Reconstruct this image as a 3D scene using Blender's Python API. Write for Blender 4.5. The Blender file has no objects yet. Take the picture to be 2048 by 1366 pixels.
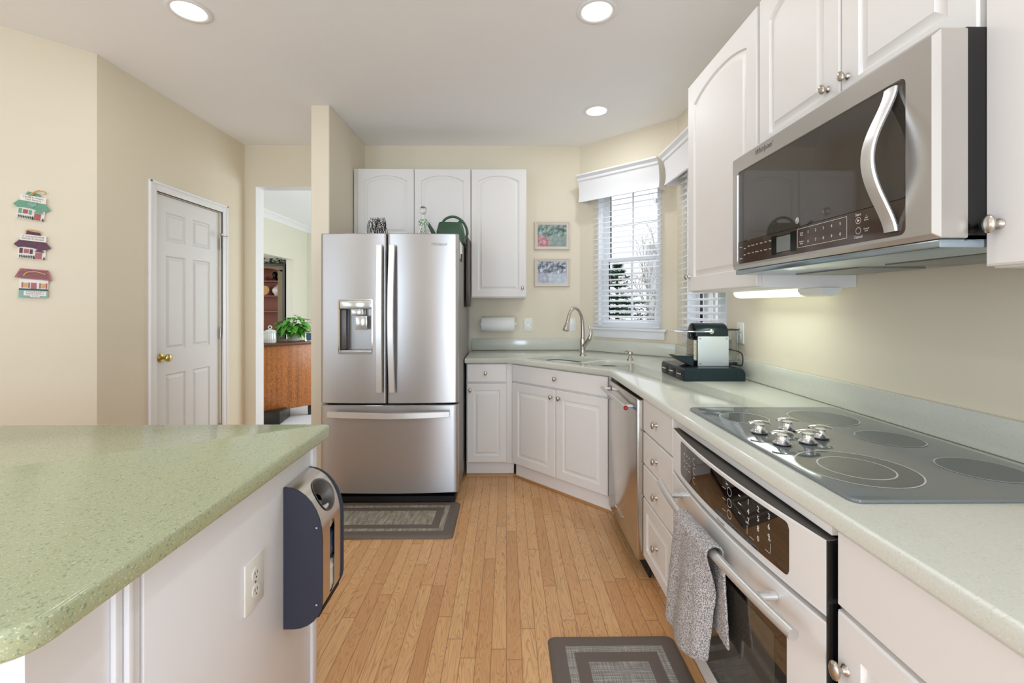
import bpy, bmesh, math, random
from mathutils import Vector, Matrix
random.seed(7)
PI = math.pi
C = bpy.context.scene.collection
SC = bpy.context.scene

# ---------------------------------------------------------------- camera, world, light, exposure
YAW = math.atan(11 / 900)
cam_d = bpy.data.cameras.new('camera')
cam_d.sensor_fit = 'HORIZONTAL'
cam_d.sensor_width = 36.0
cam_d.lens = 36.0 * 900 / 2048
cam_d.shift_y = -71 / 2048
cam_d.clip_start = 0.02
cam_d.clip_end = 200
cam = bpy.data.objects.new('camera', cam_d)
cam.location = (0, 0, 1.306)
cam.rotation_euler = (PI / 2, 0, -YAW)
C.objects.link(cam)
SC.camera = cam

SC.view_settings.view_transform = 'Standard'
SC.view_settings.look = 'None'
SC.view_settings.exposure = 0.13
SC.view_settings.gamma = 1.0
SC.view_settings.use_curve_mapping = False
SC.cycles.max_bounces = 10
SC.cycles.diffuse_bounces = 6
SC.cycles.glossy_bounces = 5
SC.cycles.transmission_bounces = 8
SC.cycles.transparent_max_bounces = 12
SC.cycles.caustics_reflective = False
SC.cycles.caustics_refractive = False
SC.cycles.sample_clamp_indirect = 4.0
SC.cycles.use_denoising = True

W = bpy.data.worlds.new('sky')
SC.world = W
W.use_nodes = True
wb = W.node_tree.nodes['Background']
wb.inputs[0].default_value = (0.93, 0.96, 1.0, 1)
wb.inputs[1].default_value = 1.15


def area(name, loc, rot, sx, sy, power, col=(1, 1, 1), shape='RECTANGLE'):
    d = bpy.data.lights.new(name, 'AREA')
    d.shape = shape
    d.size = sx
    if shape == 'RECTANGLE':
        d.size_y = sy
    d.energy = power
    d.color = col
    o = bpy.data.objects.new(name, d)
    o.location = loc
    o.rotation_euler = rot
    C.objects.link(o)
    return o


# added fill lamps in unseen wall openings behind and beside the camera
area('window_daylight', (-2.2, -2.9, 1.15), (-PI / 2 - 0.15, 0, PI), 0.8, 2.1, 40, (0.62, 0.80, 1.0))
area('window_daylight', (0.1, -2.9, 1.15), (-PI / 2 - 0.05, 0, PI), 0.8, 2.1, 62, (0.62, 0.80, 1.0))
area('side_window_daylight', (-3.3, -0.9, 1.5), (0, -PI / 2 - 0.35, 0), 1.6, 1.9, 19, (0.62, 0.80, 1.0))  # added out of view, brightens the right-hand cabinets
area('side_window_daylight', (1.22, -1.7, 1.5), (0, PI / 2 + 0.35, 0), 1.5, 1.5, 8, (0.62, 0.80, 1.0))  # added out of view, brightens the island side and partition


def aim(o, d):
    o.rotation_euler = Vector(d).to_track_quat('-Z', 'Y').to_euler()
    return o


# sky light falling steeply through the two bay windows
aim(area('bay_window_daylight', (2.25, 2.95, 3.3), (0, 0, 0), 1.2, 0.9, 45, (0.85, 0.93, 1.0)), (-0.8, 0, -1.25))
aim(area('bay_window_daylight', (1.65, 4.45, 3.3), (0, 0, 0), 1.2, 0.9, 45, (0.85, 0.93, 1.0)), (-0.56, -0.58, -1.25))
area('dining_window_daylight', (0.38, 6.2, 1.5), (0, PI / 2, 0), 1.7, 2.2, 55, (0.88, 0.94, 1.0))  # added fill for the dining room, at an unseen opening
area('far_room_daylight', (-4.9, 6.05, 1.6), (PI / 2, 0, 0), 1.2, 1.4, 9, (1.0, 0.98, 0.95))  # added fill aimed at the hutch, no window stands here
CAN_W = 3.1

# ---------------------------------------------------------------- helpers


def srgb(h):
    if isinstance(h, str):
        h = h.lstrip('#')
        v = [int(h[i:i + 2], 16) / 255 for i in (0, 2, 4)]
    else:
        v = [q / 255 for q in h]
    return tuple(q / 12.92 if q <= 0.04045 else ((q + 0.055) / 1.055) ** 2.4 for q in v) + (1,)


class NT:
    def __init__(s, m):
        s.t = m.node_tree
        s.b = s.t.nodes['Principled BSDF']

    def n(s, typ, **kw):
        nd = s.t.nodes.new(typ)
        for k, v in kw.items():
            setattr(nd, k, v)
        return nd

    def l(s, a, b):
        s.t.links.new(a, b)

    def math(s, op, a, b=None, clamp=False):
        nd = s.n('ShaderNodeMath', operation=op, use_clamp=clamp)
        for i, q in enumerate((a, b)):
            if q is None:
                continue
            if isinstance(q, (int, float)):
                nd.inputs[i].default_value = q
            else:
                s.l(q, nd.inputs[i])
        return nd.outputs[0]

    def mix(s, f, a, b, mode='MIX'):
        nd = s.n('ShaderNodeMix', data_type='RGBA', blend_type=mode)
        for i, q in ((0, f), (6, a), (7, b)):
            if isinstance(q, (int, float)):
                nd.inputs[i].default_value = q
            elif isinstance(q, tuple):
                nd.inputs[i].default_value = q
            else:
                s.l(q, nd.inputs[i])
        return nd.outputs[2]

    def coords(s, scale=(1, 1, 1), kind='Object'):
        tc = s.n('ShaderNodeTexCoord')
        mp = s.n('ShaderNodeMapping')
        mp.inputs['Scale'].default_value = scale
        s.l(tc.outputs[kind], mp.inputs['Vector'])
        return mp.outputs[0]

    def noise(s, vec, scale, detail=3, rough=0.5, dist=0):
        nd = s.n('ShaderNodeTexNoise')
        nd.inputs['Scale'].default_value = scale
        nd.inputs['Detail'].default_value = detail
        nd.inputs['Roughness'].default_value = rough
        nd.inputs['Distortion'].default_value = dist
        if vec is not None:
            s.l(vec, nd.inputs['Vector'])
        return nd.outputs[0]

    def ramp(s, f, stops, interp='LINEAR'):
        nd = s.n('ShaderNodeValToRGB')
        nd.color_ramp.interpolation = interp
        cr = nd.color_ramp
        while len(cr.elements) > 1:
            cr.elements.remove(cr.elements[-1])
        cr.elements[0].position = stops[0][0]
        cr.elements[0].color = stops[0][1]
        for p, c in stops[1:]:
            e = cr.elements.new(p)
            e.color = c
        s.l(f, nd.inputs[0])
        return nd.outputs[0]

    def bump(s, h, strength, dist=0.001):
        nd = s.n('ShaderNodeBump')
        nd.inputs['Strength'].default_value = strength
        nd.inputs['Distance'].default_value = dist
        s.l(h, nd.inputs['Height'])
        s.l(nd.outputs[0], s.b.inputs['Normal'])


MATS = {}


def mat(name, col, rough=0.5, metal=0.0, var=0.03, scale=8.0, bump=0.0, bscale=60, **kw):
    if name in MATS:
        return MATS[name]
    m = bpy.data.materials.new(name)
    m.use_nodes = True
    t = NT(m)
    c = srgb(col)
    v = t.coords()
    if var > 0:
        f = t.noise(v, scale, 3)
        a = tuple(q * (1 - var) for q in c[:3]) + (1,)
        b = tuple(min(1, q * (1 + var)) for q in c[:3]) + (1,)
        t.l(t.mix(f, a, b), t.b.inputs['Base Color'])
    else:
        t.b.inputs['Base Color'].default_value = c
    t.b.inputs['Roughness'].default_value = rough
    t.b.inputs['Metallic'].default_value = metal
    if bump > 0:
        t.bump(t.noise(v, bscale, 4), bump)
    for k, q in kw.items():
        t.b.inputs[k.replace('_', ' ')].default_value = q
    MATS[name] = m
    return m


def emit(name, col, strength):
    m = mat(name, col, 0.5, var=0)
    m.node_tree.nodes['Principled BSDF'].inputs['Emission Color'].default_value = srgb(col)
    m.node_tree.nodes['Principled BSDF'].inputs['Emission Strength'].default_value = strength
    return m


def steel(name, col, rough=0.28, stretch=(2, 2, 420), aniso=0.75, rot=0.25, metal=1.0):
    m = bpy.data.materials.new(name)
    m.use_nodes = True
    t = NT(m)
    v = t.coords(stretch)
    f = t.noise(v, 3.0, 3)
    c = srgb(col)
    t.l(t.mix(f, tuple(q * 0.985 for q in c[:3]) + (1,), tuple(min(1, q * 1.015) for q in c[:3]) + (1,)), t.b.inputs['Base Color'])
    t.b.inputs['Metallic'].default_value = metal
    r = t.math('ADD', t.math('MULTIPLY', f, 0.05), rough - 0.025)
    t.l(r, t.b.inputs['Roughness'])
    if aniso:
        tg = t.n('ShaderNodeTangent', direction_type='RADIAL', axis='Z')
        t.l(tg.outputs[0], t.b.inputs['Tangent'])
        t.b.inputs['Anisotropic'].default_value = aniso
        t.b.inputs['Anisotropic Rotation'].default_value = rot
    MATS[name] = m
    return m


def quartz(name, base, light, dark, sc=260, rough=0.16, amt=1.0):
    m = bpy.data.materials.new(name)
    m.use_nodes = True
    t = NT(m)
    v = t.coords()
    f1 = t.noise(v, sc, 2, 0.6)
    f2 = t.noise(t.coords((1.3, 1.1, 1.2)), sc * 0.55, 2, 0.6)
    f3 = t.noise(v, sc * 2.1, 2, 0.6)
    b = srgb(base)
    c1 = t.mix(t.ramp(f1, [(0.0, (0, 0, 0, 1)), (0.60, (0, 0, 0, 1)), (0.66, (amt,) * 3 + (1,))]), b, srgb(light))
    c2 = t.mix(t.ramp(f2, [(0.0, (amt,) * 3 + (1,)), (0.34, (amt,) * 3 + (1,)), (0.40, (0, 0, 0, 1))]), c1, srgb(dark))
    c3 = t.mix(t.math('MULTIPLY', f3, 0.18 * amt), c2, srgb(light))
    t.l(c3, t.b.inputs['Base Color'])
    t.b.inputs['Roughness'].default_value = rough
    t.b.inputs['Coat Weight'].default_value = 0.25
    t.b.inputs['Coat Roughness'].default_value = 0.08
    MATS[name] = m
    return m


def glassmat(name, col=(255, 255, 255), rough=0.0, ior=1.45, alpha_mix=0.0):
    m = bpy.data.materials.new(name)
    m.use_nodes = True
    t = NT(m)
    t.b.inputs['Base Color'].default_value = srgb(col)
    t.b.inputs['Roughness'].default_value = rough
    t.b.inputs['IOR'].default_value = ior
    t.b.inputs['Transmission Weight'].default_value = 1.0
    MATS[name] = m
    return m


def pane_mat():
    # thin window glass: clear with a fresnel sheen
    m = bpy.data.materials.new('window_glass')
    m.use_nodes = True
    t = m.node_tree
    for n in list(t.nodes):
        t.nodes.remove(n)
    o = t.nodes.new('ShaderNodeOutputMaterial')
    mx = t.nodes.new('ShaderNodeMixShader')
    tr = t.nodes.new('ShaderNodeBsdfTransparent')
    gl = t.nodes.new('ShaderNodeBsdfGlossy')
    gl.inputs['Roughness'].default_value = 0.02
    lw = t.nodes.new('ShaderNodeLayerWeight')
    lw.inputs[0].default_value = 0.3
    pw = t.nodes.new('ShaderNodeMath')
    pw.operation = 'POWER'
    pw.inputs[1].default_value = 5.0
    t.links.new(lw.outputs['Facing'], pw.inputs[0])
    t.links.new(pw.outputs[0], mx.inputs[0])
    t.links.new(tr.outputs[0], mx.inputs[1])
    t.links.new(gl.outputs[0], mx.inputs[2])
    t.links.new(mx.outputs[0], o.inputs[0])
    MATS['window_glass'] = m
    return m


def xf(loc=(0, 0, 0), rot=(0, 0, 0)):
    from mathutils import Euler
    return Matrix.Translation(loc) @ Euler(rot).to_matrix().to_4x4()


FRONT = xf((0, 0, 0), (PI / 2, 0, 0))   # text lying in XY -> standing, facing -Y


class MB:
    def __init__(s):
        s.bm = bmesh.new()
        s.mi = 0

    def _new(s, verts, faces, M=None):
        vs = [s.bm.verts.new(M @ Vector(v) if M is not None else v) for v in verts]
        out = []
        for f in faces:
            try:
                q = s.bm.faces.new([vs[i] for i in f])
                q.material_index = s.mi
                out.append(q)
            except ValueError:
                pass
        return vs, out

    def box(s, x0, y0, z0, x1, y1, z1, bev=0.0, seg=2, M=None):
        x0, x1 = min(x0, x1), max(x0, x1)
        y0, y1 = min(y0, y1), max(y0, y1)
        z0, z1 = min(z0, z1), max(z0, z1)
        v = [(x0, y0, z0), (x1, y0, z0), (x1, y1, z0), (x0, y1, z0), (x0, y0, z1), (x1, y0, z1), (x1, y1, z1), (x0, y1, z1)]
        f = [(0, 3, 2, 1), (4, 5, 6, 7), (0, 1, 5, 4), (1, 2, 6, 5), (2, 3, 7, 6), (3, 0, 4, 7)]
        vs, fs = s._new(v, f, M)
        if bev > 0:
            bev = min(bev, (x1 - x0) * 0.45, (y1 - y0) * 0.45, (z1 - z0) * 0.45)
            es = list({e for q in fs for e in q.edges})
            r = bmesh.ops.bevel(s.bm, geom=es, offset=bev, segments=seg, profile=0.5, affect='EDGES', clamp_overlap=True)
            for q in r['faces']:
                q.material_index = s.mi
        return s

    def loops(s, L, cap0=True, cap1=True, closed=True, M=None):
        n = len(L[0])
        V = [v for lp in L for v in lp]
        F = []
        for a in range(len(L) - 1):
            for i in range(n if closed else n - 1):
                j = (i + 1) % n
                F.append((a * n + i, a * n + j, (a + 1) * n + j, (a + 1) * n + i))
        if cap0:
            F.append(tuple(reversed(range(n))))
        if cap1:
            F.append(tuple(range((len(L) - 1) * n, len(L) * n)))
        s._new(V, F, M)
        return s

    def lathe(s, prof, seg=24, M=None, sx=1, sy=1):
        V = []
        F = []
        n = len(prof)
        for k in range(seg):
            a = 2 * PI * k / seg
            for r, z in prof:
                V.append((r * math.cos(a) * sx, r * math.sin(a) * sy, z))
        for k in range(seg):
            k2 = (k + 1) % seg
            for i in range(n - 1):
                F.append((k * n + i, k2 * n + i, k2 * n + i + 1, k * n + i + 1))
        if prof[0][0] > 1e-6:
            F.append(tuple(k * n for k in reversed(range(seg))))
        if prof[-1][0] > 1e-6:
            F.append(tuple(k * n + n - 1 for k in range(seg)))
        vs, fs = s._new(V, F, M)
        return s

    def cyl(s, p0, p1, r, seg=16, r2=None, bev=0.0):
        p0, p1 = Vector(p0), Vector(p1)
        d = p1 - p0
        L = d.length
        q = d.to_track_quat('Z', 'Y').to_matrix().to_4x4()
        r2 = r if r2 is None else r2
        if bev:
            prof = [(0, 0), (r - bev, 0), (r, bev), (r2, L - bev), (r2 - bev, L), (0, L)]
        else:
            prof = [(r, 0), (r2, L)]
        return s.lathe(prof, seg, Matrix.Translation(p0) @ q)

    def ball(s, c, rx, ry=None, rz=None, seg=16, rings=10, M=None):
        ry = rx if ry is None else ry
        rz = rx if rz is None else rz
        prof = [(math.sin(PI * i / rings), -math.cos(PI * i / rings)) for i in range(rings + 1)]
        prof[0] = (0, -1)
        prof[-1] = (0, 1)
        m = Matrix.Translation(c) @ Matrix.Diagonal((rx, ry, rz, 1))
        return s.lathe(prof, seg, m if M is None else M @ m)

    def sweep(s, pts, r, seg=10, up=None, sec=None, cap=True, M=None, closed=False):
        # r: radius or list, sec: custom section [(a,b)] in side/up frame
        P = [Vector(p) for p in pts]
        n = len(P)
        L = []
        prev = None
        for i, p in enumerate(P):
            if closed:
                t = (P[(i + 1) % n] - P[i - 1]).normalized()
            else:
                t = (P[min(i + 1, n - 1)] - P[max(i - 1, 0)]).normalized()
            if up is not None:
                u = Vector(up)
                side = t.cross(u).normalized()
                uu = side.cross(t).normalized()
            else:
                if prev is None:
                    a = Vector((0, 0, 1)) if abs(t.z) < 0.9 else Vector((1, 0, 0))
                    side = t.cross(a).normalized()
                else:
                    side = (prev - t * prev.dot(t)).normalized()
                uu = side.cross(t).normalized()
                prev = side
            rr = r[i] if isinstance(r, (list, tuple)) else r
            if sec is None:
                L.append([p + side * (rr * math.cos(2 * PI * k / seg)) + uu * (rr * math.sin(2 * PI * k / seg)) for k in range(seg)])
            else:
                L.append([p + side * (a * rr) + uu * (b * rr) for a, b in sec])
        if closed:
            L.append(L[0])
            cap = False
        s.loops(L, cap, cap, True, M)
        return s

    def prism(s, pts, z0, z1, M=None):
        s.loops([[(x, y, z0) for x, y in pts], [(x, y, z1) for x, y in pts]], True, True, True, M)
        return s

    def mesh(s, me, M=None):
        V = [v.co.copy() for v in me.vertices]
        F = [tuple(p.vertices) for p in me.polygons]
        s._new(V, F, M)
        return s

    def text(s, txt, size, x, z, y=0, M=None, shear=0.0, ext=0.0004, ax='CENTER', scx=1.0, rot=0.0, flip=1):
        cu = bpy.data.curves.new('t', 'FONT')
        cu.body = txt
        cu.size = size
        cu.shear = shear
        cu.extrude = ext
        cu.resolution_u = 2
        cu.align_x = ax
        cu.align_y = 'CENTER'
        me = tomesh(cu)
        m = Matrix.Translation((x, y, z)) @ FRONT @ Matrix.Rotation(rot, 4, 'Z') @ Matrix.Diagonal((scx, 1, 1, 1))
        s.mesh(me, M @ m if M is not None else m)
        bpy.data.meshes.remove(me)
        return s

    def build(s, name, mats, parent=None, label=None, angle=35, smooth=True, M=None, weld=True):
        if weld:
            bmesh.ops.remove_doubles(s.bm, verts=s.bm.verts, dist=1e-5)
        bmesh.ops.recalc_face_normals(s.bm, faces=s.bm.faces)
        me = bpy.data.meshes.new(name)
        s.bm.to_mesh(me)
        s.bm.free()
        for m in (mats if isinstance(mats, (list, tuple)) else [mats]):
            me.materials.append(MATS[m] if isinstance(m, str) else m)
        if smooth:
            me.shade_smooth()
            me.set_sharp_from_angle(angle=math.radians(angle))
        o = bpy.data.objects.new(name, me)
        C.objects.link(o)
        if parent is not None:
            o.parent = parent
        if M is not None:
            o.matrix_local = M
        if label:
            o['label'] = label
        return o


def smooth(pts, n=5):
    P = [Vector(p) for p in pts]
    out = []
    for i in range(len(P) - 1):
        p0, p1, p2, p3 = P[max(i - 1, 0)], P[i], P[i + 1], P[min(i + 2, len(P) - 1)]
        for k in range(n):
            f = k / n
            out.append(0.5 * ((2 * p1) + (p2 - p0) * f + (2 * p0 - 5 * p1 + 4 * p2 - p3) * f * f + (3 * p1 - p0 - 3 * p2 + p3) * f ** 3))
    out.append(P[-1])
    return out


def tomesh(cu):
    o = bpy.data.objects.new('tmp', cu)
    C.objects.link(o)
    dg = bpy.context.evaluated_depsgraph_get()
    me = bpy.data.meshes.new_from_object(o.evaluated_get(dg))
    bpy.data.objects.remove(o)
    bpy.data.curves.remove(cu)
    return me


def plate(outlines, z0, z1, bev=0.0):
    """flat plate with holes, outlines [(x,y)...] first outer; mesh between z0 and z1"""
    cu = bpy.data.curves.new('t', 'CURVE')
    cu.dimensions = '2D'
    cu.fill_mode = 'BOTH'
    cu.extrude = (z1 - z0) / 2 - bev
    cu.bevel_depth = bev
    cu.bevel_resolution = 2
    cu.offset = -bev
    for ol in outlines:
        sp = cu.splines.new('POLY')
        sp.points.add(len(ol) - 1)
        for i, (x, y) in enumerate(ol):
            sp.points[i].co = (x, y, 0, 1)
        sp.use_cyclic_u = True
    me = tomesh(cu)
    me.transform(Matrix.Translation((0, 0, (z0 + z1) / 2)))
    return me


def rrect(x0, y0, x1, y1, r, n=5):
    out = []
    for cx, cy, a in ((x1 - r, y1 - r, 0), (x0 + r, y1 - r, PI / 2), (x0 + r, y0 + r, PI), (x1 - r, y0 + r, 1.5 * PI)):
        for k in range(n + 1):
            t = a + PI / 2 * k / n
            out.append((cx + r * math.cos(t), cy + r * math.sin(t)))
    return out


def thing(name, label, cat, loc=(0, 0, 0), rz=0, group=None):
    o = bpy.data.objects.new(name, None)
    o.empty_display_size = 0.1
    C.objects.link(o)
    o.location = loc
    o.rotation_euler = (0, 0, rz)
    o['label'] = label
    o['category'] = cat
    if group:
        o['group'] = group
    return o


def tag(o, label, cat, group=None):
    o['label'] = label
    o['category'] = cat
    if group:
        o['group'] = group
    return o


def struct(o, kind='structure'):
    o['kind'] = kind
    return o


def sroot(name, loc=(0, 0, 0), rz=0):
    o = bpy.data.objects.new(name, None)
    o.empty_display_size = 0.1
    C.objects.link(o)
    o.location = loc
    o.rotation_euler = (0, 0, rz)
    o['kind'] = 'structure'
    return o


# ---------------------------------------------------------------- materials
mat('wall_paint', (230, 220, 199), 0.62, var=0.012, scale=1.5, bump=0.06, bscale=300)
mat('ceiling_paint', (246, 246, 247), 0.8, var=0.01, scale=2, bump=0.05, bscale=200)
mat('trim_white', (238, 238, 240), 0.35, var=0.01)
mat('door_white', (226, 226, 226), 0.38, var=0.01)
mat('cabinet_white', (236, 233, 230), 0.5, var=0.012, scale=3)
mat('island_white', (236, 236, 240), 0.4, var=0.01)
mat('dark_gap', (14, 13, 13), 0.6, var=0)
mat('black_gloss', (10, 10, 11), 0.12, var=0)
mat('badge_grey', (128, 126, 124), 0.3, 0.8, var=0)
mat('nickel', (196, 188, 178), 0.27, 1.0, var=0.03, scale=60)
mat('chrome', (225, 228, 232), 0.07, 1.0, var=0.0)
mat('brass', (212, 190, 120), 0.2, 1.0, var=0.02)
mat('plastic_white', (236, 236, 230), 0.3, var=0.005)
mat('blind_white', (244, 245, 248), 0.4, var=0.005, Transmission_Weight=0.0)
mat('navy_plastic', (46, 50, 66), 0.55, var=0.04, scale=40, bump=0.1, bscale=400)
mat('mat_brown', (106, 95, 87), 0.55, var=0.02, bump=0.15, bscale=300)
mat('paper_white', (245, 245, 243), 0.8, var=0.01)
mat('frame_cream', (216, 205, 192), 0.4, var=0.02)
mat('porcelain', (240, 240, 236), 0.12, var=0.0)
mat('can_green', (52, 84, 62), 0.4, var=0.1, scale=12)
mat('wire_black', (40, 36, 34), 0.4, 0.7, var=0.05)
mat('teal_black', (30, 44, 50), 0.28, 0.35, var=0.04)
mat('machine_silver', (200, 206, 208), 0.35, 0.2, var=0.01)
mat('black_plastic', (22, 23, 26), 0.35, var=0.02)
mat('fridge_side', (150, 148, 145), 0.45, 0.6, var=0.02)
mat('carpet', (214, 217, 222), 0.95, var=0.06, scale=120, bump=0.4, bscale=400)
mat('dining_wall', (226, 224, 208), 0.65, var=0.01)
mat('hutch_dark', (34, 28, 24), 0.3, var=0.05)
mat('hutch_inside', (140, 62, 30), 0.4, var=0.15, scale=10)
mat('leaf', (86, 164, 50), 0.4, var=0.28, scale=25)
mat('leaf_dark', (34, 92, 44), 0.45, var=0.25, scale=30)
mat('conifer', (92, 132, 108), 0.8, var=0.35, scale=8)
mat('bark', (128, 122, 118), 0.85, var=0.15, scale=14, bump=0.5)
mat('twig', (176, 172, 170), 0.85, var=0.1, scale=14)
mat('grass', (128, 142, 104), 0.95, var=0.2, scale=3)
mat('raffia', (214, 170, 110), 0.6, var=0.1, scale=80)
mat('glaze_white', (236, 230, 222), 0.2, var=0.02)
mat('glaze_green', (108, 160, 134), 0.18, var=0.18, scale=60)
mat('glaze_teal', (130, 172, 162), 0.18, var=0.12, scale=60)
mat('glaze_plum', (88, 34, 58), 0.15, var=0.3, scale=90)
mat('glaze_brick', (168, 92, 92), 0.2, var=0.1, scale=60)
mat('glaze_dark', (34, 60, 48), 0.2, var=0.1)
mat('ink', (50, 48, 52), 0.5, var=0)
mat('red_enamel', (160, 22, 34), 0.2, var=0)
mat('shadow_blue', (70, 88, 118), 0.3, 0.3, var=0.02)  # muted blue of the dishwasher patches and one framed photo
mat('print_white', (232, 232, 228), 0.4, var=0)
mat('ring_grey', (206, 208, 206), 0.35, var=0)
mat('oven_white', (232, 229, 226), 0.1, var=0.004, Coat_Weight=0.5)
mat('light_green_lens', (240, 246, 232), 0.4, var=0)
mat('bead_green', (150, 176, 142), 0.25, 0.3, var=0.3, scale=60)
mat('siding', (222, 224, 230), 0.6, var=0.02)
mat('crystal_white', (224, 230, 232), 0.12, 0.1, var=0.12, scale=90)
mat('trash_paper', (235, 233, 230), 0.7, var=0.05, scale=60)
mat('trash_blue', (60, 78, 112), 0.4, var=0.5, scale=70)
mat('wood_dark', (92, 52, 30), 0.4, var=0.2, scale=20)
mat('orange_tag', (170, 90, 50), 0.5, var=0.1)
emit('lamp_glow', (255, 246, 232), 5.0)
emit('tube_glow', (246, 255, 236), 1.6)


def blind_mat():
    m = MATS['blind_white']
    t = NT(m)
    out = [n for n in m.node_tree.nodes if n.type == 'OUTPUT_MATERIAL'][0]
    mx = t.n('ShaderNodeMixShader')
    mx.inputs[0].default_value = 0.35
    tr = t.n('ShaderNodeBsdfTranslucent')
    tr.inputs[0].default_value = (0.92, 0.93, 0.95, 1)
    t.l(t.b.outputs[0], mx.inputs[1])
    t.l(tr.outputs[0], mx.inputs[2])
    t.l(mx.outputs[0], out.inputs[0])


blind_mat()
pane_mat()
glassmat('crystal', (250, 252, 252), 0.0, 1.5)
glassmat('tank_glass', (240, 244, 244), 0.02, 1.2)
steel('steel', (180, 177, 175), 0.30, aniso=0.85, metal=0.8)
mat('handle_steel', (226, 225, 223), 0.36, 0.75, var=0.01)
steel('steel_dw', (206, 199, 190), 0.2, aniso=0.5)
steel('steel_mw', (208, 205, 202), 0.30, stretch=(2, 2, 700), aniso=0.5, metal=0.88)
steel('steel_bag', (214, 206, 198), 0.22, stretch=(3, 120, 3), aniso=0)
mat('grille', (150, 154, 152), 0.45, 0.8, var=0.35, scale=400)
steel('hood_steel', (168, 184, 196), 0.2, aniso=0)
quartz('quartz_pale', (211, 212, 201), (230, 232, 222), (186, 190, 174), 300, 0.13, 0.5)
quartz('quartz_green', (170, 177, 140), (216, 220, 198), (104, 136, 108), 260, 0.2, 0.7)


def dark_glass(name, col, rough, spec=0.5, ior=1.5, coat=0.0):
    m = mat(name, col, rough, var=0, IOR=ior, Coat_Weight=coat)
    return m


dark_glass('mw_glass', (66, 60, 55), 0.03, ior=1.8)
dark_glass('mw_panel', (72, 58, 50), 0.06, ior=1.7)
dark_glass('oven_glass', (20, 12, 10), 0.02, ior=2.2)
dark_glass('oven_glass_inner', (70, 64, 56), 0.05, ior=1.9)
dark_glass('cook_glass', (116, 122, 122), 0.06, ior=1.6)
dark_glass('cook_zone', (84, 90, 90), 0.08, ior=1.5)
dark_glass('lcd', (120, 124, 122), 0.1, ior=1.5)


def floor_mat():
    m = bpy.data.materials.new('oak_floor')
    m.use_nodes = True
    t = NT(m)
    tc = t.n('ShaderNodeTexCoord')
    sp = t.n('ShaderNodeSeparateXYZ')
    t.l(tc.outputs['Object'], sp.inputs[0])
    X, Y = sp.outputs[0], sp.outputs[1]
    bx = t.math('DIVIDE', X, 0.0575)
    col = t.math('FLOOR', bx)
    fx = t.math('SUBTRACT', bx, col)
    wn = t.n('ShaderNodeTexWhiteNoise', noise_dimensions='1D')
    t.l(col, wn.inputs['W'])
    off = t.math('MULTIPLY', wn.outputs['Value'], 7.3)
    by = t.math('ADD', t.math('DIVIDE', Y, 0.95), off)
    row = t.math('FLOOR', by)
    fy = t.math('SUBTRACT', by, row)
    cv = t.n('ShaderNodeCombineXYZ')
    t.l(col, cv.inputs[0])
    t.l(row, cv.inputs[1])
    w2 = t.n('ShaderNodeTexWhiteNoise', noise_dimensions='2D')
    t.l(cv.outputs[0], w2.inputs['Vector'])
    tone = w2.outputs['Value']
    # grain coordinates, shifted per board
    g = t.n('ShaderNodeCombineXYZ')
    t.l(t.math('ADD', t.math('MULTIPLY', X, 1.0), t.math('MULTIPLY', tone, 13.0)), g.inputs[0])
    t.l(t.math('ADD', t.math('MULTIPLY', Y, 0.11), t.math('MULTIPLY', wn.outputs['Value'], 5.0)), g.inputs[1])
    cath = t.noise(g.outputs[0], 19, 1.8, 0.5, 0.8)
    rings = t.math('FRACT', t.math('MULTIPLY', cath, 17.0))
    tri = t.math('ABSOLUTE', t.math('SUBTRACT', rings, 0.5))
    line = t.ramp(tri, [(0.0, (1, 1, 1, 1)), (0.16, (0.15, 0.15, 0.15, 1)), (0.3, (0, 0, 0, 1))])
    fine = t.noise(t.coords((420, 9, 1)), 1.0, 2, 0.6)
    blot = t.noise(t.coords((1, 1, 1)), 2.2, 2)
    base = t.ramp(tone, [(0.0, srgb((210, 158, 108))), (0.3, srgb((224, 176, 124))), (0.6, srgb((230, 184, 132))), (0.88, srgb((218, 166, 114))), (1.0, srgb((198, 144, 96)))])
    c1 = t.mix(t.math('MULTIPLY', line, 0.62), base, srgb((156, 102, 62)))
    c2 = t.mix(t.ramp(fine, [(0.45, (0, 0, 0, 1)), (0.7, (0.4, 0.4, 0.4, 1))]), c1, srgb((178, 120, 74)))
    c3 = t.mix(t.math('MULTIPLY', blot, 0.25), c2, srgb((232, 182, 124)))
    e1 = t.math('MINIMUM', fx, t.math('SUBTRACT', 1.0, fx))
    e2 = t.math('MULTIPLY', t.math('MINIMUM', fy, t.math('SUBTRACT', 1.0, fy)), 14.0)
    e = t.math('MINIMUM', e1, e2)
    gap = t.ramp(e, [(0.0, (1, 1, 1, 1)), (0.012, (0.75, 0.75, 0.75, 1)), (0.04, (0, 0, 0, 1))])
    c4 = t.mix(t.math('MULTIPLY', gap, 0.75), c3, srgb((112, 72, 42)))
    t.l(c4, t.b.inputs['Base Color'])
    t.b.inputs['Roughness'].default_value = 0.33
    t.bump(t.math('SUBTRACT', 1.0, gap), 0.25, 0.0008)
    MATS['oak_floor'] = m


floor_mat()


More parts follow.
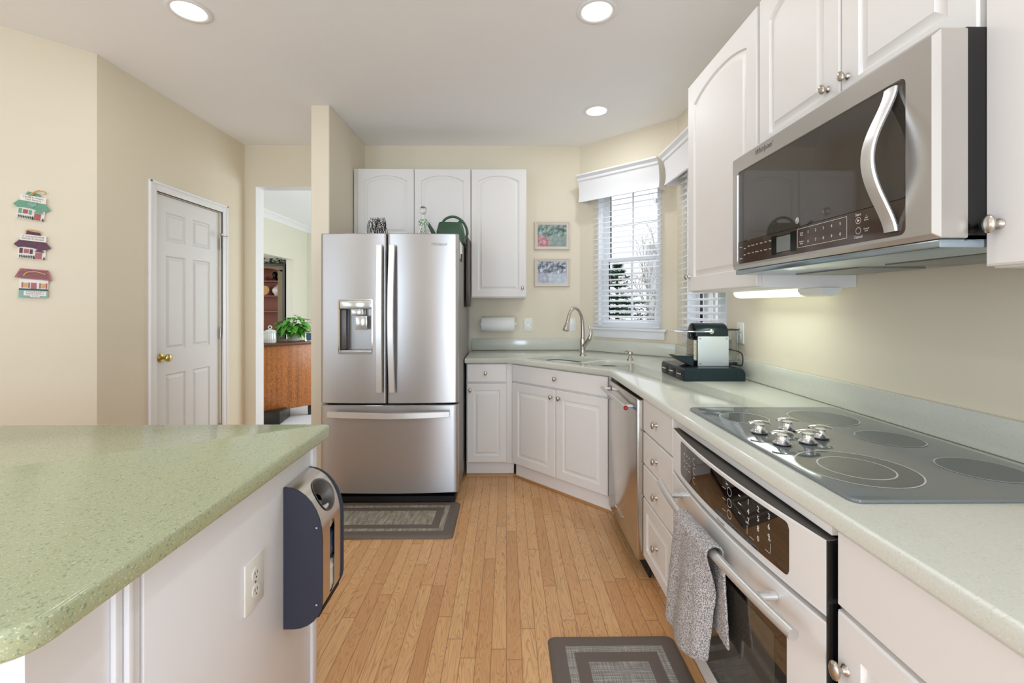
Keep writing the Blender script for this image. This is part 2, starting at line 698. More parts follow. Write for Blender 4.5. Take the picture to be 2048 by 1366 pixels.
def oak_mat():
    m = bpy.data.materials.new('quarter_oak')
    m.use_nodes = True
    t = NT(m)
    v = t.coords((5, 5, 1.1))
    f = t.noise(v, 7, 3, 0.6, 2.6)
    fl = t.math('ABSOLUTE', t.math('SUBTRACT', t.math('FRACT', t.math('MULTIPLY', f, 7.0)), 0.5))
    pan = t.noise(t.coords((9, 9, 0.01)), 1.0, 1)
    base = t.ramp(pan, [(0.35, srgb((122, 66, 26))), (0.5, srgb((168, 98, 44))), (0.62, srgb((140, 78, 32)))])
    c = t.mix(t.ramp(fl, [(0.0, (0.85, 0.85, 0.85, 1)), (0.2, (0, 0, 0, 1))]), base, srgb((214, 146, 78)))
    c = t.mix(t.ramp(fl, [(0.34, (0, 0, 0, 1)), (0.48, (0.6, 0.6, 0.6, 1))]), c, srgb((84, 42, 16)))
    t.l(c, t.b.inputs['Base Color'])
    t.b.inputs['Roughness'].default_value = 0.35
    MATS['quarter_oak'] = m


oak_mat()


def weave_mat(name, c0, c1, sx, sy):
    m = bpy.data.materials.new(name)
    m.use_nodes = True
    t = NT(m)
    a = t.noise(t.coords((sx, 8, 1)), 1.0, 2, 0.7)
    b = t.noise(t.coords((8, sy, 1)), 1.0, 2, 0.7)
    f = t.math('MULTIPLY', t.math('ADD', a, b), 0.5)
    t.l(t.ramp(f, [(0.36, srgb(c0)), (0.5, srgb(tuple((p + q) // 2 for p, q in zip(c0, c1)))), (0.62, srgb(c1))]), t.b.inputs['Base Color'])
    t.b.inputs['Roughness'].default_value = 0.75
    t.bump(f, 0.3)
    MATS[name] = m


weave_mat('mat_weave_rows', (112, 106, 94), (186, 180, 164), 60, 420)
weave_mat('mat_weave_cross', (104, 100, 96), (188, 184, 176), 330, 330)


def towel_mat():
    m = bpy.data.materials.new('towel_terry')
    m.use_nodes = True
    t = NT(m)
    f = t.noise(t.coords((1, 1, 0.6)), 430, 2, 0.7)
    w = t.noise(t.coords(), 9, 2)
    c = t.ramp(f, [(0.38, srgb((62, 62, 74))), (0.49, srgb((160, 156, 158))), (0.60, srgb((226, 218, 210)))])
    t.l(t.mix(t.math('MULTIPLY', w, 0.25), c, srgb((200, 196, 194))), t.b.inputs['Base Color'])
    t.b.inputs['Roughness'].default_value = 0.95
    t.bump(f, 0.7, 0.002)
    MATS['towel_terry'] = m


towel_mat()


def picture_mat(name, stops, extra, sc):
    m = bpy.data.materials.new(name)
    m.use_nodes = True
    t = NT(m)
    v = t.coords()
    f = t.noise(v, sc, 5, 0.7)
    sp = t.n('ShaderNodeSeparateXYZ')
    t.l(v, sp.inputs[0])
    base = t.ramp(f, stops)
    # lower band (lawn / water) and a corner bush, in the picture's own plane
    low = t.ramp(t.math('ADD', t.math('MULTIPLY', sp.outputs[2], 4.0), t.math('MULTIPLY', f, 0.35)), [(0.10, (1, 1, 1, 1)), (0.17, (0, 0, 0, 1))])
    c = t.mix(t.math('MULTIPLY', low, 0.7), base, srgb(extra[0]))
    dx = t.math('ADD', sp.outputs[0], 0.10)
    dz = t.math('ADD', sp.outputs[2], 0.075)
    d = t.math('SQRT', t.math('ADD', t.math('MULTIPLY', dx, dx), t.math('MULTIPLY', dz, dz)))
    bush = t.ramp(t.math('ADD', d, t.math('MULTIPLY', f, 0.04)), [(0.09, (1, 1, 1, 1)), (0.105, (0, 0, 0, 1))])
    c = t.mix(t.math('MULTIPLY', bush, extra[2]), c, t.ramp(f, [(0.4, srgb(extra[1])), (0.6, srgb(tuple(min(255, q + 60) for q in extra[1])))]))
    t.l(c, t.b.inputs['Base Color'])
    t.b.inputs['Roughness'].default_value = 0.15
    MATS[name] = m


picture_mat('photo_garden', [(0.36, srgb((48, 58, 62))), (0.48, srgb((104, 128, 120))), (0.6, srgb((170, 186, 182)))], ((150, 168, 162), (168, 104, 118), 0.9), 26)
picture_mat('photo_garden_white', [(0.36, srgb((42, 46, 56))), (0.48, srgb((110, 118, 132))), (0.62, srgb((214, 220, 230)))], ((206, 214, 226), (120, 110, 130), 0.4), 28)

# ---------------------------------------------------------------- setting
CEIL = 2.745
A0 = (0.66, 4.05)
A1 = (1.31, 3.435)
XR = 1.31


def wall(name, p0, p1, z0=0.0, z1=CEIL, holes=(), th=0.12, m='wall_paint'):
    """vertical wall; interior side is to the right of p0->p1 ... local -y"""
    dx, dy = p1[0] - p0[0], p1[1] - p0[1]
    L = math.hypot(dx, dy)
    outer = [(0, z0), (L, z0), (L, z1), (0, z1)]
    ol = [outer]
    for (a, b, c, d) in holes:
        if b <= z0 + 1e-6:      # doorway: notch in the outline
            outer[1:1] = [(a, z0), (a, d), (c, d), (c, z0)]
        else:
            ol.append([(a, b), (c, b), (c, d), (a, d)])
    me = plate(ol, 0, th)
    b = MB()
    # plate xy -> local xz, thickness to +y
    b.mesh(me, Matrix(((1, 0, 0, 0), (0, 0, 1, 0), (0, 1, 0, 0), (0, 0, 0, 1))))
    bpy.data.meshes.remove(me)
    o = b.build(name, m, smooth=False)
    o.location = (p0[0], p0[1], 0)
    o.rotation_euler = (0, 0, math.atan2(dy, dx))
    return struct(o)


def flat(name, pts, z0, z1, m):
    b = MB()
    b.prism(pts, z0, z1)
    return struct(b.build(name, m, smooth=False))


room = [(-3.4, -3.0), (XR, -3.0), (XR, A1[1]), A1, A0, (0.66, 4.05), (-1.27, 4.05), (-2.34, 4.05), (-2.34, 2.60), (-3.4, 1.54)]
rm = []
for p in room:
    if not rm or (abs(p[0] - rm[-1][0]) + abs(p[1] - rm[-1][1]) > 1e-4):
        rm.append(p)
b = MB(); b.prism(rm, -0.06, 0.0); b.box(-2.243, 4.05, -0.06, -1.27, 4.18, 0.0)
struct(b.build('floor', 'oak_floor', smooth=False))
flat('ceiling', rm, CEIL, CEIL + 0.08, 'ceiling_paint')

LA = math.hypot(A1[0] - A0[0], A1[1] - A0[1])
TA = math.atan2(A1[1] - A0[1], A1[0] - A0[0])
W1 = (0.185, 1.12, 0.765, 2.33)      # opening in the angled wall (along, z)
W2 = (A1[1] - 3.26, 1.12, A1[1] - 2.66, 2.33)
wall('wall_back', (-2.34, 4.05), A0, holes=[(0.097, 0.0, 0.97, 2.375)])
wall('wall_angled', A0, A1, holes=[W1])
wall('wall_right', A1, (XR, -3.0), holes=[W2, (A1[1] + 0.95, 0.75, A1[1] + 2.45, 2.25)])  # second opening is added out of view for the side fill lamp
wall('wall_left', (-2.34, 2.60), (-2.34, 4.05), holes=[(0.43, 0.0, 1.12, 2.07)])
wall('wall_left_angled', (-3.4, 1.54), (-2.34, 2.60))
wall('wall_far_left', (-3.4, -3.0), (-3.4, 1.54), holes=[(1.1, 0.5, 3.1, 2.4)])
wall('wall_rear', (XR, -3.0), (-3.4, -3.0), holes=[(0.81, 0.1, 1.61, 2.2), (3.11, 0.1, 3.91, 2.2)])  # unseen openings, shaped to suit the rear fill lamps
b = MB(); b.box(-1.40, 3.238, 0, -1.27, 4.049, CEIL, 0.004, 1)
struct(b.build('wall_partition', 'wall_paint', smooth=False))

# baseboard along the left walls
b = MB(); b.box(-2.339, 3.80, 0.0, -2.325, 4.049, 0.13, 0.004)
b.box(-2.339, 2.61, 0.0, -2.325, 2.985, 0.13, 0.004)
struct(b.build('baseboard_left', 'trim_white'))

# dining room and the room beyond it
flat('floor_dining', [(-6.4, 4.18), (0.6, 4.18), (0.6, 8.5), (-6.4, 8.5)], -0.06, 0.0, 'carpet')
flat('ceiling_dining', [(-6.4, 4.18), (0.6, 4.18), (0.6, 8.5), (-6.4, 8.5)], CEIL, CEIL + 0.08, 'ceiling_paint')
wall('wall_dining_left', (-3.66, 4.18), (-3.66, 8.3), holes=[(1.2, 0.0, 3.59, 2.10)], m='dining_wall')
wall('wall_dining_back', (-6.4, 8.3), (0.5, 8.3), m='dining_wall')
wall('wall_dining_right', (0.5, 8.3), (0.5, 4.18), holes=[(1.0, 0.5, 3.2, 2.4)], m='dining_wall')  # unseen opening added for the dining fill lamp
wall('wall_far_room', (-6.3, 4.18), (-6.3, 8.3), m='dining_wall')
b = MB()
cr = [(0, 0), (0.012, 0), (0.018, 0.02), (0.035, 0.045), (0.06, 0.07), (0.085, 0.082), (0.09, 0.10), (0, 0.10)]
b.loops([[(-3.66 + x, 4.19, CEIL - 0.10 + z) for x, z in cr], [(-3.66 + x, 8.299, CEIL - 0.10 + z) for x, z in cr]])
b.loops([[(-3.65, 8.30 - x, CEIL - 0.10 + z) for x, z in cr], [(0.49, 8.30 - x, CEIL - 0.10 + z) for x, z in cr]])
struct(b.build('trim_crown', 'trim_white'))


# ---------------------------------------------------------------- doors, fronts, knobs
def knob_mesh(b, x, z, y=0.0, s=1.0, tilt=0.0):
    M = xf((x, y, z), (PI / 2, 0, 0))
    b.lathe([(0, -0.001), (0.0095 * s, -0.001), (0.0095 * s, 0.002), (0.006 * s, 0.005), (0.0045 * s, 0.010), (0.006 * s, 0.016), (0.0, 0.0165)], 16, M)
    b.ball((0, 0, 0), 0.0115 * s, 0.0072 * s, 0.0165 * s, 20, 12, xf((x, y - 0.020 * s, z), (0, tilt, 0)))


def add_knob(parent, x, z, y, s=1.0, tilt=0.0, name='knob', m='nickel'):
    b = MB()
    knob_mesh(b, 0, 0, 0, s, tilt)
    o = b.build(name, m, parent, angle=60)
    o.location = (x, y, z)
    return o


def panel_loop(x0, x1, z0, z1, ins, rise, y, n=14):
    """outline of a door field: rectangle whose top is a shallow arch of given rise"""
    a0, a1, c0, c1 = x0 + ins, x1 - ins, z0 + ins, z1 - ins
    pts = [(a0, y, c0), (a1, y, c0)]
    for k in range(n + 1):
        t = 1 - 2 * k / n
        x = (a0 + a1) / 2 + (a1 - a0) / 2 * t
        zz = c1 - rise * (abs(t) ** 2.2)
        pts.append((x, y, zz))
    return pts


def door_mesh(b, w, h, th=0.020, kind='rect', st=0.055, x0=0.0, z0=0.0, y1=0.0, rise=0.05, depth=0.0095):
    """front face at y1-th, back at y1; local x0..x0+w, z0..z0+h"""
    yf = y1 - th
    L = [panel_loop(x0, x0 + w, z0, z0 + h, 0, 0, y1), panel_loop(x0, x0 + w, z0, z0 + h, 0, 0, yf + 0.004),
         panel_loop(x0, x0 + w, z0, z0 + h, 0.004, 0, yf)]
    if kind is None:
        b.loops(L, True, True)
        return
    r = rise if kind == 'arch' else 0
    X0, X1, Z0, Z1 = x0 + st, x0 + w - st, z0 + st, z0 + h - st
    L.append(panel_loop(X0, X1, Z0, Z1, 0.0, r, yf))
    L.append(panel_loop(X0, X1, Z0, Z1, 0.004, r, yf + depth))
    L.append(panel_loop(X0, X1, Z0, Z1, 0.010, r, yf + depth))
    L.append(panel_loop(X0, X1, Z0, Z1, 0.030, r * 0.95, yf + 0.0016))
    L.append(panel_loop(X0, X1, Z0, Z1, 0.031, r * 0.95, yf + 0.0006))
    b.loops(L, True, True)


def front(parent, kind, x0, x1, z0, z1, panel, knob=None, st=0.055, th=0.02, rise=0.045, ks=1.0, tilt=0.0, knobm='nickel'):
    b = MB()
    door_mesh(b, x1 - x0, z1 - z0, th, panel, st, rise=rise)
    o = b.build(kind, 'cabinet_white', parent, angle=28)
    o.location = (x0, -0.0015, z0)
    if knob:
        add_knob(o, knob[0] - x0, knob[1] - z0, -th, ks, tilt, m=knobm)
    return o


def box_part(name, parent, m, *a, bev=0.0, **kw):
    b = MB()
    b.box(*a, bev=bev)
    return b.build(name, m, parent, **kw)


CW = 'cabinet_white'
# --- upper cabinets on the back wall
t = thing('wall_cabinet', 'white double door cabinet with arched panels above the refrigerator', 'cabinet', (-1.262, 3.74, 0), 0)
box_part('cabinet_body', t, CW, 0, 0, 1.845, 0.967, 0.305, 2.44, bev=0.002)
front(t, 'door', 0.037, 0.498, 1.85, 2.437, 'arch')
front(t, 'door', 0.503, 0.964, 1.85, 2.437, 'arch')
t = thing('wall_cabinet', 'tall white single door cabinet with arched panel over the paper towel roll', 'cabinet', (-0.293, 3.74, 0), 0)
box_part('cabinet_body', t, CW, 0, 0, 1.372, 0.458, 0.305, 2.44, bev=0.002)
front(t, 'door', 0.003, 0.452, 1.380, 2.437, 'arch', (0.425, 1.455))

# --- upper cabinets on the right wall   (local x runs from far to near)
RZ = -PI / 2
XU = 0.958
t = thing('wall_cabinet', 'tall white cabinet with arched door left of the microwave, beside the window', 'cabinet', (XU, 2.315, 0), RZ)
box_part('cabinet_body', t, CW, 0, 0, 1.375, 0.650, 0.35, 2.44, bev=0.002)
front(t, 'door', 0.003, 0.640, 1.380, 2.430, 'arch', (0.025, 1.455), st=0.07)
t = thing('wall_cabinet', 'short white two door cabinet with nickel knobs above the microwave', 'cabinet', (XU, 1.662, 0), RZ)
box_part('cabinet_body', t, CW, 0, 0, 1.853, 0.786, 0.35, 2.44, bev=0.002)
front(t, 'door', 0.006, 0.407, 1.858, 2.434, 'arch', (0.363, 1.936), st=0.062, tilt=-0.5)
front(t, 'door', 0.413, 0.780, 1.858, 2.434, 'arch', (0.438, 1.936), st=0.062, tilt=-0.5)
t = thing('wall_cabinet', 'white cabinet door at the right picture edge, nearest the camera', 'cabinet', (XU, 0.873, 0), RZ)
box_part('cabinet_body', t, CW, 0, 0, 1.380, 0.62, 0.35, 2.44, bev=0.002)
front(t, 'door', 0.003, 0.61, 1.384, 2.434, 'rect', (0.030, 1.462), st=0.075, ks=1.08)

# --- base cabinets
ZC = 0.870   # underside of the worktop
t = thing('base_cabinet', 'narrow white base cabinet with one drawer and one door beside the refrigerator', 'cabinet', (-0.306, 3.440, 0), 0)
b = MB(); b.box(0, 0, 0.105, 0.353, 0.58, ZC - 0.001, 0.0015); b.build('cabinet_body', CW, t)
box_part('toe_kick', t, CW, 0, 0.028, 0.0, 0.362, 0.04, 0.104)
front(t, 'drawer', 0.006, 0.306, 0.728, 0.866, None, (0.146, 0.797))
front(t, 'door', 0.006, 0.306, 0.118, 0.716, 'rect', (0.030, 0.668), st=0.05)

# sink corner cabinet, across the corner
FA, FB = (0.050, 3.432), (0.655, 2.802)
TS = math.atan2(FB[1] - FA[1], FB[0] - FA[0])
LS = math.hypot(FB[0] - FA[0], FB[1] - FA[1])
t = thing('sink_base_cabinet', 'angled white corner cabinet with two doors and a drawer front below the sink', 'cabinet', (FA[0], FA[1], 0), TS)
b = MB()
b.box(0.001, 0, 0.105, LS - 0.001, 0.018, ZC - 0.001, 0.001)
b.box(0.01, 0.018, 0.105, LS - 0.01, 0.36, 0.13)
b.build('cabinet_body', CW, t)
box_part('toe_kick', t, CW, 0.012, 0.022, 0.0, LS + 0.0, 0.034, 0.104)
front(t, 'drawer', 0.012, LS - 0.014, 0.738, 0.864, None, (LS / 2, 0.802))
front(t, 'door', 0.012, LS / 2 - 0.003, 0.118, 0.726, 'rect', (LS / 2 - 0.035, 0.672), st=0.058)
front(t, 'door', LS / 2 + 0.003, LS - 0.014, 0.118, 0.726, 'rect', (LS / 2 + 0.035, 0.672), st=0.058)

# oak quarter round along the toe kicks
b = MB()
for p, q in (((-0.306, 3.466), (0.062, 3.466)), ((0.062, 3.462), (0.672, 2.828))):
    dx, dy = q[0] - p[0], q[1] - p[1]
    L = math.hypot(dx, dy)
    M = xf((p[0], p[1], 0), (0, 0, math.atan2(dy, dx)))
    sec = [(0, 0)] + [(-0.016 * math.cos(a * PI / 8), 0.018 * math.sin(a * PI / 8)) for a in range(5)]
    b.loops([[(0, y, z + 0.0005) for y, z in sec], [(L, y, z + 0.0005) for y, z in sec]], M=M)
mat('quarter_round', (176, 128, 82), 0.4, var=0.12, scale=30)
struct(b.build('trim_1', 'quarter_round'))

# drawer stack
XB = 0.675
t = thing('drawer_cabinet', 'white stack of four drawers between the dishwasher and the oven', 'cabinet', (XB, 2.150, 0), RZ)
box_part('cabinet_body', t, CW, 0, 0, 0.105, 0.412, 0.60, ZC - 0.001, bev=0.0015)
box_part('toe_kick', t, CW, 0, 0.05, 0, 0.412, 0.06, 0.104)
for (z0, z1, pn) in ((0.712, 0.866, None), (0.556, 0.704, None), (0.400, 0.548, None), (0.112, 0.392, 'rect')):
    front(t, 'drawer', 0.004, 0.385, z0, z1, pn, (0.20, (z0 + z1) / 2 - 0.003), st=0.05)

# oven cabinet: open bay
t = thing('oven_cabinet', 'white cabinet frame with a flat rail around the built in oven', 'cabinet', (XB, 1.737, 0), RZ)
b = MB()
b.box(-0.0, 0, 0.105, 0.014, 0.60, ZC - 0.001)
b.box(0.836, 0, 0.105, 0.848, 0.60, ZC - 0.001)
b.box(0.014, -0.018, 0.842, 0.836, 0.02, ZC - 0.001, 0.001)
b.box(0.0, 0.004, 0.105, 0.848, 0.60, 0.118)
b.build('cabinet_body', CW, t)
box_part('toe_kick', t, CW, 0, 0.05, 0, 0.848, 0.06, 0.104)

# cabinet right of the oven
t = thing('base_cabinet', 'white base cabinet with a plain drawer front and oval knob door right of the oven', 'cabinet', (XB, 0.887, 0), RZ)
box_part('cabinet_body', t, CW, 0, 0, 0.105, 0.88, 0.60, ZC - 0.001, bev=0.0015)
box_part('toe_kick', t, CW, 0, 0.05, 0, 0.88, 0.06, 0.104)
front(t, 'drawer', 0.004, 0.44, 0.716, 0.864, None)
front(t, 'door', 0.004, 0.44, 0.118, 0.706, 'rect', (0.028, 0.604), st=0.06, ks=1.1)
front(t, 'drawer', 0.446, 0.876, 0.716, 0.864, None)
front(t, 'door', 0.446, 0.876, 0.118, 0.706, 'rect', None, st=0.06)

# --- worktop with sink holes, backsplash
UO = Vector((0.335, 3.08)); U = Vector((0.686, -0.728)); V = Vector((0.728, 0.686))


def duv(pts):
    return [tuple(UO + U * a + V * c) for a, c in pts]


outer = [(-0.315, 4.049), (-0.315, 3.398), (0.030, 3.398), (0.634, 2.760), (0.634, -0.10), (XR - 0.001, -0.10), (A1[0] - 0.001, A1[1] - 0.001), (A0[0] - 0.001, A0[1] - 0.001)]
bowl1 = duv(rrect(-0.385, 0.105, 0.055, 0.455, 0.09))
bowl2 = duv(rrect(0.105, 0.135, 0.370, 0.435, 0.08))
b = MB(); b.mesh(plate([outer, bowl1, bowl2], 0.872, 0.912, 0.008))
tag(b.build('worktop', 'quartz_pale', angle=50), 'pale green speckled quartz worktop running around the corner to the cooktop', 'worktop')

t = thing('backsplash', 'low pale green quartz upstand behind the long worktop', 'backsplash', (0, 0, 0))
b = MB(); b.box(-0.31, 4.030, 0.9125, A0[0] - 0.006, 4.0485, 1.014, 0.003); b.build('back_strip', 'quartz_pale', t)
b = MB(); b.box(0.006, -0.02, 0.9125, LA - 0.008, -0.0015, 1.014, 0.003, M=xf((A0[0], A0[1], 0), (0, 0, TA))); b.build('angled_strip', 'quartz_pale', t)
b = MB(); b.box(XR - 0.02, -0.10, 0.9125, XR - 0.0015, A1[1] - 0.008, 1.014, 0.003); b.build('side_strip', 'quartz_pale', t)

# sink
t = thing('sink', 'white two bowl undermount sink set into the corner worktop', 'sink', (UO.x, UO.y, 0.868), math.atan2(U.y, U.x))
for (x0, y0, x1, y1, r) in ((-0.385, 0.105, 0.055, 0.455, 0.09), (0.105, 0.135, 0.370, 0.435, 0.08)):
    b = MB()
    L = []
    for ins, z in ((-0.012, 0.0), (0.003, 0.0), (0.004, -0.10), (0.012, -0.155), (0.035, -0.172), (0.09, -0.178)):
        rr = max(r - ins * 0.8, 0.02)
        L.append([(x, y, z) for x, y in rrect(x0 + ins, y0 + ins, x1 - ins, y1 - ins, rr)])
    b.loops(L, False, True)
    o = b.build('basin', 'porcelain', t, angle=60)
    cx, cy = (x0 + x1) / 2, (y0 + y1) / 2
    b = MB(); b.lathe([(0, 0.003), (0.03, 0.003), (0.042, 0.001), (0.042, -0.004)], 24, xf((cx, cy, -0.177)))
    b.build('drain', 'nickel', o)

# faucet
fx, fy = UO + U * (-0.164) + V * 0.525
t = thing('faucet', 'brushed nickel pull down gooseneck faucet with side lever behind the sink', 'faucet', (fx, fy, 0.9125), math.atan2(-V.y, -V.x))
# local +x points over the sink
b = MB()
b.lathe([(0, 0), (0.027, 0), (0.027, 0.006), (0.021, 0.012), (0.020, 0.05), (0.023, 0.10), (0.023, 0.125), (0.016, 0.15), (0, 0.15)], 24)
b.build('faucet_base', 'nickel', t, angle=60)
b = MB()
pts = [(0, 0, 0.11), (0, 0, 0.20), (0.004, 0, 0.26), (0.016, 0, 0.31), (0.045, 0, 0.352), (0.08, 0, 0.375), (0.115, 0, 0.378), (0.145, 0, 0.362), (0.165, 0, 0.335), (0.178, 0, 0.305)]
sm = []
for i in range(len(pts) - 1):
    for k in range(4):
        f = k / 4
        p0 = Vector(pts[max(i - 1, 0)]); p1 = Vector(pts[i]); p2 = Vector(pts[i + 1]); p3 = Vector(pts[min(i + 2, len(pts) - 1)])
        sm.append(0.5 * ((2 * p1) + (p2 - p0) * f + (2 * p0 - 5 * p1 + 4 * p2 - p3) * f * f + (3 * p1 - p0 - 3 * p2 + p3) * f ** 3))
sm.append(Vector(pts[-1]))
b.sweep(sm, [0.0165 - 0.004 * min(1, i / 18) for i in range(len(sm))], 16)
b.build('spout', 'nickel', t, angle=60)
b = MB()
b.cyl((0.176, 0, 0.312), (0.186, 0, 0.280), 0.0135, 18)
b.cyl((0.186, 0, 0.280), (0.214, 0, 0.205), 0.0145, 20, r2=0.026, bev=0.003)
b.build('spray_head', 'nickel', t, angle=50)
b = MB()
b.sweep([(0.004, 0.01, 0.075), (0.002, 0.035, 0.10), (0, 0.062, 0.13)], [0.017, 0.016, 0.017], 14)
b.ball((0, 0.066, 0.142), 0.017, 0.017, 0.022)
b.sweep([(0, 0.070, 0.15), (0, 0.080, 0.185), (0, 0.066, 0.215), (0, 0.060, 0.243)], [0.012, 0.009, 0.006, 0.009], 12)
b.build('lever', 'nickel', t, angle=60)

sx_, sy_ = UO + U * 0.255 + V * 0.535
t = thing('soap_dispenser', 'small nickel soap pump on the worktop right of the sink', 'soap pump', (sx_, sy_, 0.9125), math.atan2(-V.y, -V.x) - 0.5)
b = MB(); b.lathe([(0, 0), (0.024, 0), (0.024, 0.004), (0.017, 0.012), (0.012, 0.028), (0.012, 0.034), (0.018, 0.040), (0.020, 0.050), (0.016, 0.062), (0.0, 0.064)], 20)
b.build('pump_body', 'nickel', t, angle=60)
b = MB(); b.sweep([(0.005, 0, 0.058), (0.03, 0, 0.068), (0.048, 0, 0.066), (0.054, 0, 0.05)], [0.008, 0.007, 0.006, 0.005], 12)
b.build('nozzle', 'nickel', t, angle=60)

# ---------------------------------------------------------------- dishwasher
t = thing('dishwasher', 'stainless dishwasher with bar handle and red end badge beside the corner sink cabinet', 'dishwasher', (0.625, 2.748, 0), RZ)
box_part('tub', t, 'dark_gap', 0.004, 0.05, 0.09, 0.594, 0.60, 0.866)
b = MB()
b.box(0.004, 0.0, 0.088, 0.600, 0.045, 0.858, 0.006, 3)
b.build('door', 'steel_dw', t)
b = MB()
b.cyl((0.02, -0.044, 0.809), (0.560, -0.044, 0.809), 0.0105, 20, bev=0.001)
for xx in (0.05, 0.525):
    b.cyl((xx, -0.044, 0.809), (xx, 0.0, 0.809), 0.009, 14)
h = b.build('handle', 'handle_steel', t)
b = MB(); b.cyl((0.5605, -0.044, 0.809), (0.5635, -0.044, 0.809), 0.0115, 20); b.build('badge', 'red_enamel', h, label='red round end cap of the handle')
b = MB()
b.cyl((0.5636, -0.044, 0.809), (0.5640, -0.044, 0.809), 0.0055, 16)
b.build('badge_center', 'glaze_brick', h)
b = MB()  # thin flat blue patches on the door behind the handle
b.box(0.03, -0.0012, 0.80, 0.075, -0.0001, 0.828)
b.build('handle_plate', 'shadow_blue', t, label='small blue plate at the far handle end')
b = MB(); b.box(0.525, -0.0012, 0.80, 0.585, -0.0001, 0.828)
b.build('handle_plate', 'shadow_blue', t, label='small blue plate at the near handle end')
b = MB(); b.box(0.18, -0.003, 0.158, 0.335, -0.0002, 0.174, 0.001); b.build('nameplate', 'chrome', t, label='small bright blank plate near the foot')
box_part('toe_panel', t, 'dark_gap', 0.01, 0.06, 0.0, 0.594, 0.07, 0.087)


# ---------------------------------------------------------------- built-in oven
def bow(x, w, amt, y0):
    tt = (x - w / 2) / (w / 2)
    return y0 - amt * (1 - tt * tt)


OW = 0.834
t = thing('wall_oven', 'white built in oven with dark control glass below the cooktop', 'oven', (0.668, 1.737 - 0.0075, 0), RZ)
b = MB(); b.box(0.02, 0.02, 0.14, OW - 0.02, 0.56, 0.83); b.build('chassis', 'dark_gap', t)


def bowed(b, x0, x1, z0, z1, y0, amt, th, w=OW, n=24, r=0.0, yb=None):
    """slab whose front follows the bow; back flat at yb"""
    yb = y0 + th if yb is None else yb
    L = []
    for k in range(n + 1):
        x = x0 + (x1 - x0) * k / n
        yf = bow(x, w, amt, y0)
        e = 0.003
        L.append([(x, yb, z0), (x, yf + e, z0), (x, yf, z0 + e), (x, yf, z1 - e), (x, yf + e, z1), (x, yb, z1)])
    b.loops(L)


BA = 0.030
b = MB(); bowed(b, 0.003, OW - 0.003, 0.680, 0.834, -0.026, BA, 0.03, yb=-0.006); b.build('control_panel', ['oven_white'], t, angle=40)
b = MB(); bowed(b, 0.010, OW - 0.010, 0.1415, 0.8335, -0.0055, 0.0, 0.02); b.build('front_gasket', 'black_gloss', t)
b = MB(); b.box(OW - 0.0026, -0.024, 0.148, OW + 0.0045, -0.006, 0.834); b.build('side_trim', 'black_gloss', t)
mat('vent_grey', (74, 70, 66), 0.4, var=0.02)
b = MB()
L_ = []
for k in range(33):
    x = 0.004 + (OW - 0.008) * k / 32
    L_.append([(x, bow(x, OW, BA, -0.026) + 0.003, 0.8343), (x, 0.0, 0.8343), (x, 0.0, 0.8362), (x, bow(x, OW, BA, -0.026) + 0.003, 0.8362)])
b.loops(L_); b.build('vent_strip', 'vent_grey', t, label='dark grey vent strip on top of the control panel')


def bowpatch(b, x0, x1, z0, z1, off, y0=-0.026, amt=BA, n=16, rc=0.0, nz=6):
    """thin skin over the bowed face with rounded corners"""
    rows = []
    for k in range(n + 1):
        x = x0 + (x1 - x0) * k / n
        d = min(x - x0, x1 - x)
        c = 0.0
        if rc > 0 and d < rc:
            c = rc - math.sqrt(max(0, rc * rc - (rc - d) ** 2))
        y = bow(x, OW, amt, y0) - off
        rows.append([(x, y, z0 + c), (x, y, z1 - c), (x, y + off + 0.0015, z1 - c), (x, y + off + 0.0015, z0 + c)])
    b.loops(rows)


b = MB(); bowpatch(b, 0.118, 0.735, 0.702, 0.822, 0.0008, n=170, rc=0.014); g = b.build('control_glass', 'oven_glass', t, label='dark glass with white printed keys')
# printed keys, seen facing the oven
b = MB()


def ptxt(s, x, z, size, scx=1.0):
    y = bow(x, OW, BA, -0.026) - 0.0012
    b.text(s, size, x, z, y, ext=0.0001, scx=scx)


for r_, row in enumerate((('1', '2', '3'), ('4', '5', '6'), ('7', '8', '9'))):
    for c_, d_ in enumerate(row):
        ptxt(d_, 0.590 + c_ * 0.040, 0.806 - r_ * 0.024, 0.020)
ptxt('0', 0.630, 0.733, 0.020)


def pbar(x0, z0, x1, z1, w=0.0012):
    y = bow((x0 + x1) / 2, OW, BA, -0.026) - 0.0011
    d = Vector((x1 - x0, 0, z1 - z0)); n = Vector((-d.z, 0, d.x)).normalized() * (w / 2)
    p0 = Vector((x0, y, z0)); p1 = Vector((x1, y, z1))
    b._new([p0 - n, p1 - n, p1 + n, p0 + n], [(0, 1, 2, 3)])


def pring(x, z, r, w=0.0013, n=24):
    y = bow(x, OW, BA, -0.026) - 0.0011
    V_ = []; F_ = []
    for k in range(n):
        a = 2 * PI * k / n
        V_.append((x + r * math.cos(a), y, z + r * math.sin(a))); V_.append((x + (r - w) * math.cos(a), y, z + (r - w) * math.sin(a)))
    for k in range(n):
        j = (k + 1) % n
        F_.append((2 * k, 2 * j, 2 * j + 1, 2 * k + 1))
    b._new(V_, F_)


